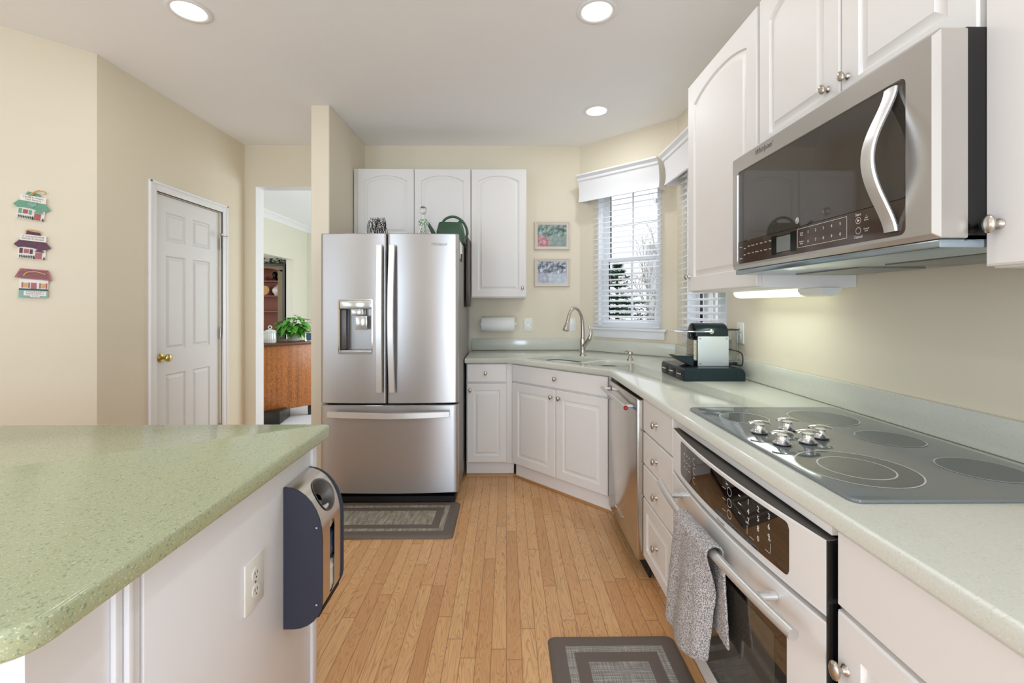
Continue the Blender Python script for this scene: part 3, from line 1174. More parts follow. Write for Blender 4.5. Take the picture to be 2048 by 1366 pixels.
for zz in (0.795, 0.764, 0.733):
    pring(0.500, zz, 0.012); pring(0.262, zz, 0.011)
    pbar(0.462, zz, 0.482, zz)
for zz, ww in ((0.806, 0.010), (0.785, 0.020), (0.760, 0.012)):
    pbar(0.550 - ww / 2, zz, 0.550 + ww / 2, zz, 0.003)
for xx in (0.16, 0.185, 0.21):
    for zz in (0.79, 0.765, 0.745):
        pbar(xx, zz, xx + 0.012, zz, 0.0022)
pbar(0.585, 0.745, 0.585, 0.722); pbar(0.585, 0.722, 0.615, 0.722); pbar(0.645, 0.722, 0.675, 0.722); pbar(0.675, 0.745, 0.675, 0.722)
ptxt('bake', 0.488, 0.812, 0.007); ptxt('start', 0.585, 0.752, 0.008); ptxt('off', 0.672, 0.752, 0.008)
b.build('key_print', 'print_white', g, smooth=False, weld=False)

b = MB(); bowed(b, 0.003, OW - 0.003, 0.148, 0.668, -0.026, BA, 0.03, yb=-0.006); dr = b.build('oven_door', 'oven_white', t, angle=40)
b = MB(); bowpatch(b, 0.105, 0.728, 0.215, 0.578, 0.0008, n=60, rc=0.006); gw = b.build('oven_window', 'oven_glass', dr)
b = MB(); bowpatch(b, 0.155, 0.690, 0.240, 0.545, 0.0014, n=40); b.build('window_screen', 'oven_glass_inner', gw)
b = MB()
pts = [(x, bow(x, OW, BA, -0.026) - 0.052, 0.633) for x in [0.018 + 0.798 * k / 20 for k in range(21)]]
b.sweep(pts, 0.0125, 16)
for xx in (0.135, 0.692):
    b.cyl((xx, bow(xx, OW, BA, -0.026) - 0.05, 0.633), (xx, bow(xx, OW, BA, -0.026), 0.633), 0.0105, 16)
b.build('handle', 'handle_steel', dr, angle=50)
b = MB(); b.text('KitchenAid', 0.010, 0.45, 0.689, bow(0.45, OW, BA, -0.026) - 0.0002, ext=0.0003, scx=1.0); b.build('badge', 'nickel', t, smooth=False)
box_part('vent_trim', t, 'dark_gap', 0.01, -0.004, 0.122, OW - 0.01, 0.02, 0.140)

# towel over the handle
b = MB()
tz, ty = 0.633, 0.0
NX, pr = 22, []
XT0, XT1 = 0.30, 0.525    # local x (far -> near) on the bar
prof = []
for k in range(15):     # front hang, bottom to top
    f = k / 14
    prof.append(('f', f))
for k in range(1, 8):
    prof.append(('o', k / 8))
for k in range(13):
    prof.append(('b', k / 12))
grid = []
for kind, f in prof:
    row = []
    for i in range(NX + 1):
        s_ = i / NX
        xb = XT0 + (XT1 - XT0) * s_
        yb = bow(xb, OW, BA, -0.026) - 0.052
        R = 0.0215
        if kind == 'f':
            drop = (1 - f)
            x = xb + drop * (-0.055 + 0.015 * s_) + 0.010 * math.sin(s_ * 9 + 2 * drop) * drop
            zb = 0.285 - 0.035 * math.cos((s_ - 0.35) * 2.6) + 0.02
            z = zb + (tz - zb) * f
            y = yb - R - 0.006 * math.sin(s_ * 13 + 1.5 * drop) * min(1, drop * 2) - 0.008 * drop
            if s_ > 0.8:
                y += (s_ - 0.8) * 0.20 * min(1, drop * 3)
        elif kind == 'o':
            a = PI * f
            x = xb
            y = yb - R * math.cos(a)
            z = tz + R * math.sin(a)
        else:
            drop = f
            x = xb - 0.028 * drop + 0.055 * s_ * drop + 0.01 * math.sin(s_ * 8) * drop
            z = tz - (tz - 0.375) * drop * (0.95 + 0.05 * math.cos(s_ * 3))
            y = yb + R - 0.002 + 0.0035 * math.sin(s_ * 11) * drop
        row.append((x, y, z))
    grid.append(row)
b.loops(grid, False, False, closed=False)
tw = b.build('dish_towel', 'towel_terry', angle=180)
md = tw.modifiers.new('thick', 'SOLIDIFY'); md.thickness = 0.007; md.offset = 1
md = tw.modifiers.new('sub', 'SUBSURF'); md.levels = 1; md.render_levels = 2
tx = bpy.data.textures.new('terry', 'CLOUDS'); tx.noise_scale = 0.012
md = tw.modifiers.new('pile', 'DISPLACE'); md.texture = tx; md.strength = 0.004
tw.location = (0.668, 1.737 - 0.0075, 0); tw.rotation_euler = (0, 0, RZ)
tag(tw, 'speckled grey terry dish towel hanging over the oven door handle', 'towel')

# ---------------------------------------------------------------- cooktop
t = thing('cooktop', 'black glass electric cooktop with five ringed zones set on the worktop', 'cooktop', (0, 0, 0.9125))
b = MB(); b.mesh(plate([rrect(0.690, 0.885, 1.243, 1.703, 0.022)], 0.0, 0.008, 0.0025)); b.build('glass_top', 'cook_glass', t, angle=60)
ZG = 0.0084


def ring_part(name, cx, cy, r, w, m, z=ZG, parent=t, r0=None):
    b = MB()
    r0 = r - w if r0 is None else r0
    n = 72
    if r0 <= 0:
        b._new([(cx + r * math.cos(2 * PI * k / n), cy + r * math.sin(2 * PI * k / n), z) for k in range(n)], [tuple(range(n))])
    else:
        V_ = []; F_ = []
        for k in range(n):
            a = 2 * PI * k / n
            V_ += [(cx + r * math.cos(a), cy + r * math.sin(a), z), (cx + r0 * math.cos(a), cy + r0 * math.sin(a), z)]
            j = (k + 1) % n
            F_.append((2 * k, 2 * j, 2 * j + 1, 2 * k + 1))
        b._new(V_, F_)
    return b.build(name, m, parent, smooth=False)


for cx, cy, r, r2 in ((0.832, 1.063, 0.125, 0.078), (1.087, 1.537, 0.105, None), (1.113, 1.295, 0.083, None), (1.122, 1.048, 0.085, None), (0.818, 1.540, 0.078, None)):
    z_ = ring_part('cooking_zone', cx, cy, r - 0.003, 0, 'cook_zone', ZG, r0=-1)
    ring_part('zone_ring', cx, cy, r, 0.0035, 'ring_grey', ZG + 0.0002, parent=z_)
    if r2:
        ring_part('zone_ring', cx, cy, r2, 0.0035, 'ring_grey', ZG + 0.0002, parent=z_)
for cx, cy in ((0.765, 1.353), (0.869, 1.383), (0.766, 1.242), (0.846, 1.253), (0.913, 1.300)):
    b = MB()
    M = xf((cx, cy, 0.0082), (0, 0, -0.1))
    b.lathe([(0, 0), (0.019, 0), (0.022, 0.002), (0.024, 0.006), (0.021, 0.009), (0.016, 0.014), (0.0135, 0.024), (0.014, 0.028), (0, 0.028)], 28, M)
    pts = [(-0.030, 0, 0.030), (-0.022, 0, 0.0335), (-0.010, 0, 0.0355), (0, 0, 0.036), (0.010, 0, 0.0355), (0.022, 0, 0.0335), (0.030, 0, 0.030)]
    b.sweep(pts, 1.0, up=(0, 0, 1), sec=[(0.0075, 0.0), (0.006, 0.003), (0, 0.004), (-0.006, 0.003), (-0.0075, 0), (-0.006, -0.002), (0.006, -0.002)], M=M)
    k_ = b.build('control_knob', 'chrome', t, angle=40)
    b = MB(); b.lathe([(0.0185, -0.0001), (0.0215, -0.0001), (0.0225, 0.0022), (0.020, 0.0022)], 28, M); b.build('knob_skirt', 'black_gloss', k_)

# ---------------------------------------------------------------- microwave
MW0, MW1 = 1.658, 0.863
w = MW0 - MW1
t = thing('microwave', 'stainless over the range microwave with tinted window and bowed handle', 'microwave', (0.834, MW0, 0), RZ)
Z0, Z1 = 1.438, 1.848
b = MB(); b.box(0.004, 0.064, Z0 + 0.006, w - 0.004, 0.47, Z1 + 0.003); b.build('case', 'black_gloss', t)


def rl(x0, x1, z0, z1, ins, y, r=0.004):
    return [(x, y, z) for x, z in rrect(x0 + ins, z0 + ins, x1 - ins, z1 - ins, r, 4)]


gx0, gx1, gz0, gz1 = 0.043, 0.726, 1.457, 1.785
b = MB()
b.loops([rl(0, w, Z0, Z1, 0.0, 0.062), rl(0, w, Z0, Z1, 0.0, 0.010), rl(0, w, Z0, Z1, 0.010, 0.0), rl(gx0, gx1, gz0, gz1, -0.0015, 0.0, 0.014), rl(gx0, gx1, gz0, gz1, 0.0, 0.005, 0.013), rl(gx0, gx1, gz0, gz1, 0.0, 0.030, 0.013)], False, False)
b.build('door_frame', 'steel_mw', t, angle=28)
b = MB(); b.mesh(plate([rrect(gx0 - 0.001, 1.534, gx1 + 0.001, gz1 + 0.001, 0.010)], 0.004, 0.02), Matrix(((1, 0, 0, 0), (0, 0, 1, 0), (0, 1, 0, 0), (0, 0, 0, 1)))); b.build('door_window', 'mw_glass', t)
b = MB(); b.mesh(plate([rrect(gx0 - 0.001, gz0 - 0.001, gx1 + 0.001, 1.5325, 0.004)], 0.003, 0.02), Matrix(((1, 0, 0, 0), (0, 0, 1, 0), (0, 1, 0, 0), (0, 0, 0, 1)))); cp = b.build('control_panel', 'mw_panel', t)
b = MB()
sec = [(0.016, 0.0), (0.014, 0.004), (0.0, 0.006), (-0.014, 0.004), (-0.016, 0.0), (-0.014, -0.005), (0.014, -0.005)]
pts = []
for k in range(31):
    f = k / 30
    pts.append((0.694 - 0.002, 0.000 - 0.052 * math.sin(PI * f) ** 1.5, gz0 + 0.010 + (gz1 - gz0 - 0.018) * f))
b.sweep(pts, 1.0, up=(0, -1, 0), sec=sec); b.build('handle', 'handle_steel', t, angle=40, label='bowed stainless strap handle')
b = MB()
Yp = 0.0024
for i_, s_ in enumerate(('1', '2', '3', '4', '5')):
    b.text(s_, 0.011, 0.420 + i_ * 0.030, 1.512, Yp, ext=0.0001)
for i_, s_ in enumerate(('6', '7', '8', '9', '0')):
    b.text(s_, 0.011, 0.420 + i_ * 0.030, 1.486, Yp, ext=0.0001)
b.text('Start', 0.009, 0.598, 1.523, Yp, ext=0.0001); b.text('Cancel', 0.009, 0.598, 1.470, Yp, ext=0.0001)
b.text('Cook\nTime', 0.006, 0.392, 1.510, Yp, ext=0.0001); b.text('Kitchen\nTimer', 0.006, 0.392, 1.486, Yp, ext=0.0001)
b.text('+\nAdd\n30 Sec', 0.005, 0.622, 1.512, Yp, ext=0.0001); b.text('Control\nLock', 0.005, 0.622, 1.484, Yp, ext=0.0001)
for i_, s_ in enumerate(('Reheat', 'Popcorn', 'Melt', 'Potato', 'Soften', 'Steam')):
    b.text(s_, 0.0055, 0.115 + i_ * 0.025, 1.513, Yp, ext=0.0001)
for i_, s_ in enumerate(('Defrost', 'Cook', 'Beverage', 'Rice', 'Simmer', 'Keep')):
    b.text(s_, 0.0055, 0.115 + i_ * 0.025, 1.488, Yp, ext=0.0001)
b.text('Power', 0.006, 0.063, 1.515, Yp, ext=0.0001); b.text('Options', 0.006, 0.063, 1.475, Yp, ext=0.0001)
b.text('Vent', 0.006, 0.088, 1.508, Yp, ext=0.0001); b.text('Light', 0.006, 0.088, 1.486, Yp, ext=0.0001)


def mring(x, z, r, wd=0.0009, n=20):
    V_ = []; F_ = []
    for k in range(n):
        a = 2 * PI * k / n
        V_ += [(x + r * math.cos(a), Yp, z + r * math.sin(a)), (x + (r - wd) * math.cos(a), Yp, z + (r - wd) * math.sin(a))]
        j = (k + 1) % n
        F_.append((2 * k, 2 * j, 2 * j + 1, 2 * k + 1))
    b._new(V_, F_)


mring(0.598, 1.509, 0.008); mring(0.598, 1.485, 0.008)
b._new([(0.5955, Yp, 1.505), (0.602, Yp, 1.509), (0.5955, Yp, 1.513)], [(0, 1, 2)])
for (x0, z0, x1, z1) in ((0.375, 1.473, 0.375, 1.526), (0.375, 1.526, 0.562, 1.526), (0.562, 1.473, 0.562, 1.526), (0.375, 1.473, 0.562, 1.473)):
    b.box(x0 - 0.0004, Yp, z0 - 0.0004, x1 + 0.0004, Yp + 0.0002, z1 + 0.0004)
b.build('key_print', 'print_white', cp, smooth=False, weld=False)
b = MB(); b.box(0.248, 0.0018, 1.466, 0.272, 0.0035, 1.524); b.box(0.345, 0.0018, 1.466, 0.368, 0.0035, 1.524); b.box(0.272, 0.0022, 1.469, 0.345, 0.0035, 1.521); b.build('display_frame', 'black_gloss', cp)
b = MB(); b.box(0.275, 0.0016, 1.471, 0.342, 0.0022, 1.518); b.build('display', 'lcd', cp)
b = MB(); b.text('Whirlpool', 0.026, 0.205, 1.818, -0.0002, shear=0.35, ext=0.0006, scx=0.9); b.build('badge', 'badge_grey', t, smooth=False)
b = MB(); b.ball((0, 0, 0), 0.008, 0.0012, 0.010, 16, 8, xf((0.372, 0.003, 1.552))); b.build('round_emblem', 'chrome', t)
# underside
b = MB()
b.box(0.006, 0.012, 1.420, w - 0.006, 0.45, 1.4375, 0.003)
b.build('hood_underside', 'hood_steel', t)
b = MB()
for xx in (0.06, 0.44):
    b.box(xx, 0.20, 1.4165, xx + 0.29, 0.40, 1.4205, 0.002)
b.build('grease_filter', 'grille', t)

# under-cabinet light
t = thing('under_cabinet_light', 'lit white fluorescent fixture under the tall cabinet beside the microwave', 'light', (1.165, 2.300, 1.3745), RZ)
b = MB()
sec = [(0.0, 0.0), (0.0, -0.010), (0.012, -0.024), (0.035, -0.030), (0.060, -0.026), (0.075, -0.012), (0.078, 0.0)]
b.loops([[(0.005, y, z) for y, z in sec], [(0.515, y, z) for y, z in sec]])
b.build('lens', 'tube_glow', t, angle=60)
b = MB()
b.loops([[(0.5155, y * 1.04 - 0.001, z * 1.06) for y, z in sec], [(0.645, y * 1.04 - 0.001, z * 1.06) for y, z in sec]])
b.build('housing', 'plastic_white', t, angle=60)
l = area('under_cabinet_lamp', (1.16, 2.04, 1.338), (0, 0.35, 0), 0.05, 0.5, 1.0, (0.88, 1.0, 0.92))

# ---------------------------------------------------------------- refrigerator
t = thing('refrigerator', 'large stainless french door refrigerator with ice dispenser and bottom freezer drawer', 'refrigerator', (-0.7705, 2.97, 0), 0)
HW = 0.4505
b = MB(); b.box(-HW + 0.004, 0.082, 0.05, HW - 0.004, 0.86, 1.765, 0.004); b.build('case', 'fridge_side', t)
b = MB(); b.box(-HW + 0.02, 0.012, 0.012, HW - 0.02, 0.75, 0.049); b.box(-HW + 0.02, 0.076, 0.05, HW - 0.02, 0.081, 1.75); b.build('base_grille', 'dark_gap', t)
for s_ in (-1, 1):
    b = MB(); b.cyl((s_ * (HW - 0.055), 0.030, 0.0), (s_ * (HW - 0.055), 0.030, 0.014), 0.018, 14); b.build('foot', 'nickel', t)


def fy_(x, x0, x1, r=0.014):
    y = -0.020 * (1 - (x / HW) ** 2)
    d = min(x - x0, x1 - x)
    if d < r:
        y += r - math.sqrt(max(0, r * r - (r - d) ** 2))
    return y


def fridge_front(x0, x1, z0, z1, hole=None, yb=0.074):
    b = MB()
    xs = sorted(set([x0 + 0.014 * (1 - math.cos(PI / 2 * k / 4)) for k in range(5)] + [x1 - 0.014 * (1 - math.cos(PI / 2 * k / 4)) for k in range(5)] + [x0 + (x1 - x0) * k / 22 for k in range(1, 22)] + ([hole[0], hole[1]] if hole else [])))
    xs = [x for i, x in enumerate(xs) if i == 0 or x - xs[i - 1] > 1e-5]
    zs = [z0, z0 + 0.004] + ([hole[2], hole[3]] if hole else []) + [z1 - 0.004, z1]
    Vv = {}

    def v(i, j):
        if (i, j) not in Vv:
            y = fy_(xs[i], x0, x1) + (0.004 if j in (0, len(zs) - 1) else 0)
            Vv[(i, j)] = b.bm.verts.new((xs[i], y, zs[j]))
        return Vv[(i, j)]
    for i in range(len(xs) - 1):
        for j in range(len(zs) - 1):
            if hole and hole[0] - 1e-6 <= xs[i] and xs[i + 1] <= hole[1] + 1e-6 and abs(zs[j] - hole[2]) < 1e-6:
                continue
            b.bm.faces.new([v(i, j), v(i + 1, j), v(i + 1, j + 1), v(i, j + 1)])
    n, m = len(xs), len(zs)
    per = [(i, 0) for i in range(n)] + [(n - 1, j) for j in range(1, m)] + [(i, m - 1) for i in range(n - 2, -1, -1)] + [(0, j) for j in range(m - 2, 0, -1)]
    bv = [b.bm.verts.new((xs[i], yb, zs[j])) for i, j in per]
    for k in range(len(per)):
        k2 = (k + 1) % len(per)
        b.bm.faces.new([v(*per[k]), bv[k], bv[k2], v(*per[k2])])
    b.bm.faces.new(bv)
    return b


hole = (-0.3255, -0.1075, 0.995, 1.346)
dl = fridge_front(-HW, -0.0145, 0.668, 1.782, hole).build('left_door', 'steel', t, angle=35)
drr = fridge_front(-0.0085, HW, 0.668, 1.782).build('right_door', 'steel', t, angle=35)
dd = fridge_front(-HW, HW, 0.077, 0.656).build('freezer_drawer', 'steel', t, angle=35)
# dispenser
d0, d1, dz0, dz1 = hole
yfr = fy_(-0.2165, -HW, -0.0145)
b = MB()
rim = lambda ins, y: [(x, y, z) for x, z in rrect(d0 + ins, dz0 + ins, d1 - ins, dz1 - ins, 0.010, 4)]
b.loops([rim(-0.004, yfr + 0.012), rim(-0.004, yfr - 0.004), rim(0.003, yfr - 0.004), rim(0.003, yfr + 0.010)], False, False)
ds = b.build('dispenser', 'chrome', dl, angle=40)
b = MB()
b.box(d0 + 0.001, 0.060, dz0 + 0.001, d1 - 0.001, 0.066, dz1 - 0.001)
b.box(d0 + 0.001, yfr + 0.002, dz0 + 0.001, d0 + 0.006, 0.06, dz1 - 0.06)
b.box(d1 - 0.006, yfr + 0.002, dz0 + 0.001, d1 - 0.001, 0.06, dz1 - 0.06)
b.box(d0 + 0.006, yfr + 0.002, dz0 + 0.001, d1 - 0.006, 0.06, dz0 + 0.022, 0.003)
mat('dispenser_grey', (168, 165, 162), 0.3, 0.5, var=0.01)
mat('dispenser_dark', (96, 92, 92), 0.35, 0.4, var=0.02)
mat('dispenser_face', (196, 196, 192), 0.15, 0.6, var=0.01)
b.build('cavity', 'dispenser_grey', ds)
b = MB(); b.box(d0 + 0.006, yfr + 0.012, dz0 + 0.023, d0 + 0.045, 0.059, dz1 - 0.062, 0.008); b.build('recess_side', 'dispenser_dark', ds)
b = MB(); b.box(d0 + 0.003, yfr - 0.002, dz1 - 0.058, d1 - 0.003, 0.055, dz1 - 0.003, 0.004); b.build('display_panel', 'dispenser_face', ds)
b = MB(); b.box(-0.250, yfr + 0.008, 1.243, -0.168, 0.05, 1.286, 0.003); b.build('nozzle_block', 'dispenser_face', ds)
b = MB(); b.box(-0.228, yfr + 0.025, 1.150, -0.148, yfr + 0.033, 1.242, 0.006); b.build('paddle', 'dispenser_face', ds)
# handles
sec = [(0.020, 0.004), (0.017, 0.009), (-0.017, 0.009), (-0.020, 0.004), (-0.020, -0.006), (0.020, -0.006)]
for par, xx, tilt_ in ((dl, -0.052, 1), (drr, 0.030, -1)):
    b = MB()
    pts = []
    for k in range(25):
        f = k / 24
        pts.append((xx + tilt_ * 0.004 * math.sin(PI * f), -0.020 - 0.030 - 0.026 * math.sin(PI * f), 0.748 + 0.952 * f))
    b.sweep(pts, 1.0, up=(0, -1, 0), sec=sec)
    b.box(xx - 0.012, -0.046, 0.752, xx + 0.012, -0.017, 0.785, 0.003)
    b.box(xx - 0.012, -0.046, 1.665, xx + 0.012, -0.017, 1.698, 0.003)
    b.build('handle', 'handle_steel', par, angle=40)
b = MB()
pts = []
for k in range(25):
    f = k / 24
    pts.append((-0.385 + 0.785 * f, -0.048 - 0.026 * math.sin(PI * f), 0.598 + 0.006 * abs(2 * f - 1)))
b.sweep(pts, 1.0, up=(0, -1, 0), sec=sec)
b.box(-0.382, -0.046, 0.590, -0.350, -0.004, 0.614, 0.003)
b.box(0.362, -0.046, 0.590, 0.394, -0.004, 0.614, 0.003)
b.build('handle', 'handle_steel', dd, angle=40)
b = MB(); b.text('Whirlpool', 0.026, 0.325, 1.712, fy_(0.270, 0, HW) - 0.0004, shear=0.35, ext=0.0008, scx=0.95); b.build('badge', 'badge_grey', drr, smooth=False)
# papers and clip on the side
XS = -0.7705 + HW - 0.003
t = thing('note_paper', 'white notes clipped high on the side of the refrigerator', 'paper', (XS, 3.10, 1.69))
b = MB(); b.box(0.0002, 0.0, -0.055, 0.002, 0.10, 0.060); b.box(0.0022, 0.03, -0.03, 0.0035, 0.14, 0.05); b.build('sheet', 'paper_white', t)
b = MB(); b.box(0.0037, 0.05, -0.075, 0.012, 0.075, -0.020, 0.002); b.build('clip', 'wood_dark', t, label='small brown clip')
b = MB(); b.box(-0.302, 3.40, 0.913, -0.294, 3.42, 1.845)
b.bm.clear()
mat('wood_espresso', (58, 36, 24), 0.4, var=0.2, scale=20)
b.box(-0.3125, 3.44, 1.30, -0.296, 3.72, 1.84, 0.003)
o = tag(b.build('wooden_tray', 'wood_espresso'), 'dark brown wooden board standing in the gap between refrigerator and tall cabinet', 'board')

# ---- things on the refrigerator
ZT = 1.7655
# wire ball ornament
ORN = 1.3
t = thing('wire_ornament', 'round black coiled wire animal ornament on the left of the refrigerator top', 'ornament', (-0.895, 3.125, ZT))
b = MB()
rnd = random.Random(3)
for k in range(11):
    c_ = Vector((-0.045 + 0.009 * k, rnd.uniform(-0.008, 0.008), 0.055))
    r_ = 0.053 * math.sqrt(max(0.2, 1 - ((k - 5) / 6.2) ** 2))
    a_ = rnd.uniform(-0.35, 0.35)
    pts = [c_ + Vector((math.sin(a_) * r_ * math.cos(q * PI / 10), r_ * math.sin(q * PI / 10), r_ * math.cos(q * PI / 10))) for q in range(20)]
    b.sweep(pts, 0.0016, 6, closed=True)
cbody = b
t.scale = (1.3, 1.0, 1.3)
b = MB()
for r_ in (0.034, 0.026, 0.018, 0.010):
    pts = [Vector((0.022 + r_ * math.cos(q * PI / 9), -0.052 + 0.01 * math.sin(q), 0.060 + r_ * math.sin(q * PI / 9))) for q in range(18)]
    b.sweep(pts, 0.0017, 6, closed=True)
b.sweep([(0.038, -0.045, 0.088), (0.048, -0.048, 0.108), (0.056, -0.045, 0.090)], 0.0016, 6)
b.sweep([(0.010, -0.045, 0.095), (0.012, -0.048, 0.112), (0.022, -0.045, 0.098)], 0.0016, 6)
b.build('coil_head', 'wire_black', t)
b = cbody
for k in range(9):
    b.sweep([(-0.035 + 0.009 * k, 0, 0.104), (-0.038 + 0.009 * k, 0.004, 0.118), (-0.030 + 0.009 * k, 0, 0.106)], 0.0014, 6)
for sx in (-0.03, 0.03):
    b.sweep([(sx, -0.02, 0.02), (sx * 1.1, -0.022, 0.001)], 0.002, 6)
    b.sweep([(sx, 0.02, 0.02), (sx * 1.1, 0.022, 0.001)], 0.002, 6)
b.build('coil_body', 'wire_black', t)

# glass bottle with beads
t = thing('perfume_bottle', 'beaded green glass bottle with round crystal stopper on scroll feet, centre of the refrigerator top', 'bottle', (-0.580, 3.14, ZT))
b = MB(); b.lathe([(0, 0.008), (0.017, 0.008), (0.014, 0.05), (0.013, 0.075), (0.024, 0.092), (0.026, 0.102), (0.014, 0.112), (0.0, 0.112)], 16)
b.build('vessel', 'bead_green', t)
b = MB()
for k in range(70):
    a_ = k * 2.4
    z_ = 0.012 + 0.098 * k / 70
    r_ = 0.016 if z_ < 0.08 else 0.026
    b.ball((r_ * math.cos(a_), r_ * math.sin(a_), z_), 0.0045, seg=8, rings=5)
b.build('beads', 'crystal_white', t)
b = MB(); b.cyl((0, 0, 0.11), (0, 0, 0.142), 0.004, 10); b.build('neck', 'crystal_white', t)
b = MB()
bmesh.ops.create_icosphere(b.bm, subdivisions=2, radius=0.0235, matrix=Matrix.Translation((0, 0, 0.162)))
b.build('stopper', 'crystal', t, smooth=False)
b = MB()
for a_ in (PI, PI * 1.75, PI * 0.3, PI * 1.3):
    cx, cy = math.cos(a_), math.sin(a_)
    pr_ = [(0.012, 0.075), (0.022, 0.060), (0.034, 0.040), (0.048, 0.022), (0.066, 0.008), (0.082, 0.006), (0.090, 0.016), (0.084, 0.026), (0.076, 0.022)]
    b.sweep([(cx * r, cy * r, z) for r, z in pr_], 0.0024, 8)
b.build('scroll_feet', 'nickel', t)
t.scale = (1.25, 1.0, 1.27)

# watering can
t = thing('watering_can', 'dark green plastic watering can on the right of the refrigerator top', 'watering can', (-0.416, 3.35, ZT), 0.12)
b = MB()
L = []
for z_, hw, hd, r in ((0.0, 0.112, 0.07, 0.03), (0.006, 0.116, 0.074, 0.03), (0.10, 0.098, 0.062, 0.03), (0.150, 0.086, 0.054, 0.028), (0.156, 0.082, 0.050, 0.026)):
    L.append([(x, y, z_) for x, y in rrect(-hw, -hd, hw, hd, r, 5)])
b.loops(L); b.build('tank', 'can_green', t, angle=50)
b = MB()
b.sweep([(-0.098, 0, 0.02), (-0.118, 0, 0.062), (-0.142, 0, 0.112), (-0.166, 0, 0.152), (-0.188, 0, 0.176)], [0.020, 0.016, 0.013, 0.011, 0.010], 12)
b.build('spout', 'can_green', t, angle=50)
b = MB()
hp = [(-0.062, 0, 0.150), (-0.045, 0, 0.178), (-0.015, 0, 0.198), (0.025, 0, 0.204), (0.065, 0, 0.190), (0.098, 0, 0.160), (0.118, 0, 0.120), (0.124, 0, 0.080), (0.112, 0, 0.045), (0.106, 0, 0.035)]
b.sweep(smooth(hp), 0.0095, 10)
b.sweep([(0.055, 0, 0.150), (0.07, 0, 0.172), (0.085, 0, 0.172)], 0.010, 10)
b.build('handle', 'can_green', t, angle=60)

# ---------------------------------------------------------------- back wall items
t = thing('paper_towel_roll', 'white paper towel roll on a wall holder under the tall cabinet', 'paper towel', (-0.075, 3.955, 1.146))
b = MB(); b.cyl((-0.145, 0, 0), (0.145, 0, 0), 0.066, 36, bev=0.003); b.build('paper_roll', 'paper_white', t, angle=50)
b = MB()
for s_ in (-1, 1):
    b.cyl((s_ * 0.147, 0, 0), (s_ * 0.160, 0, 0), 0.020, 18, bev=0.002)
    b.box(s_ * 0.150 - 0.004, 0.0, -0.022, s_ * 0.150 + 0.006, 0.093, 0.022, 0.003)
b.build('holder', 'plastic_white', t)


def outlet(label, loc, rz, wd=0.074, ht=0.118, kind='outlet', m='plastic_white'):
    t = thing('wall_outlet' if kind == 'outlet' else 'wall_switch', label, 'outlet' if kind == 'outlet' else 'switch', loc, rz)
    b = MB(); b.box(-wd / 2, -0.006, -ht / 2, wd / 2, -0.0003, ht / 2, 0.003); b.build('cover_plate', m, t)
    if kind == 'outlet':
        for s_ in (-1, 1):
            b = MB(); M = xf((0, -0.0062, s_ * 0.021), (PI / 2, 0, 0))
            b.lathe([(0, 0), (0.016, 0), (0.0165, 0.001), (0.0155, 0.0022), (0, 0.0022)], 24, M)
            f_ = b.build('receptacle', m, t)
            b = MB()
            b.box(-0.0065, -0.0088, s_ * 0.021 - 0.001, -0.0045, -0.0083, s_ * 0.021 + 0.007)
            b.box(0.0045, -0.0088, s_ * 0.021 - 0.001, 0.0065, -0.0083, s_ * 0.021 + 0.006)
            b.box(-0.0018, -0.0088, s_ * 0.021 - 0.010, 0.0018, -0.0083, s_ * 0.021 - 0.006)
            b.build('slots', 'dark_gap', f_)
    else:
        b = MB(); b.box(-0.005, -0.016, -0.010, 0.005, -0.006, 0.014, 0.002); b.build('toggle', m, t)
    b = MB()
    b.cyl((0, -0.0062, 0), (0, -0.0072, 0), 0.003, 10)
    b.build('screw', 'nickel', t)
    return t


outlet('white double outlet on the cream wall right of the paper towel roll', (0.194, 4.05, 1.137), 0)
outlet('white light switch partly hidden behind the goose neck tap', (0.597, 4.05, 1.137), 0, 0.050, 0.118, 'switch')
outlet('white outlet on the right wall behind the espresso machine', (XR, 2.50, 1.155), RZ)

for nm, zc, m_, lb in (('picture_frame', 1.938, 'photo_garden', 'upper cream framed garden photo with a pink bush'), ('picture_frame', 1.607, 'photo_garden_white', 'lower cream framed pale bluish garden photo')):
    t = thing(nm, lb, 'picture', (0.410, 4.046, zc), 0, 'garden photos on the back wall')
    W_, H_ = 0.158, 0.126
    b = MB()
    ff = lambda ins, y: [(-W_ + ins, y, -H_ + ins), (W_ - ins, y, -H_ + ins), (W_ - ins, y, H_ - ins), (-W_ + ins, y, H_ - ins)]
    b.loops([ff(0, -0.001), ff(0, -0.014), ff(0.004, -0.018), ff(0.010, -0.018), ff(0.016, -0.012), ff(0.026, -0.010), ff(0.029, -0.005)], False, False)
    b.build('frame', 'frame_cream', t, angle=20)
    b = MB(); b.box(-W_ + 0.028, -0.005, -H_ + 0.028, W_ - 0.028, -0.002, H_ - 0.028); b.build('photo', m_, t)

# ---------------------------------------------------------------- windows, blinds, valances


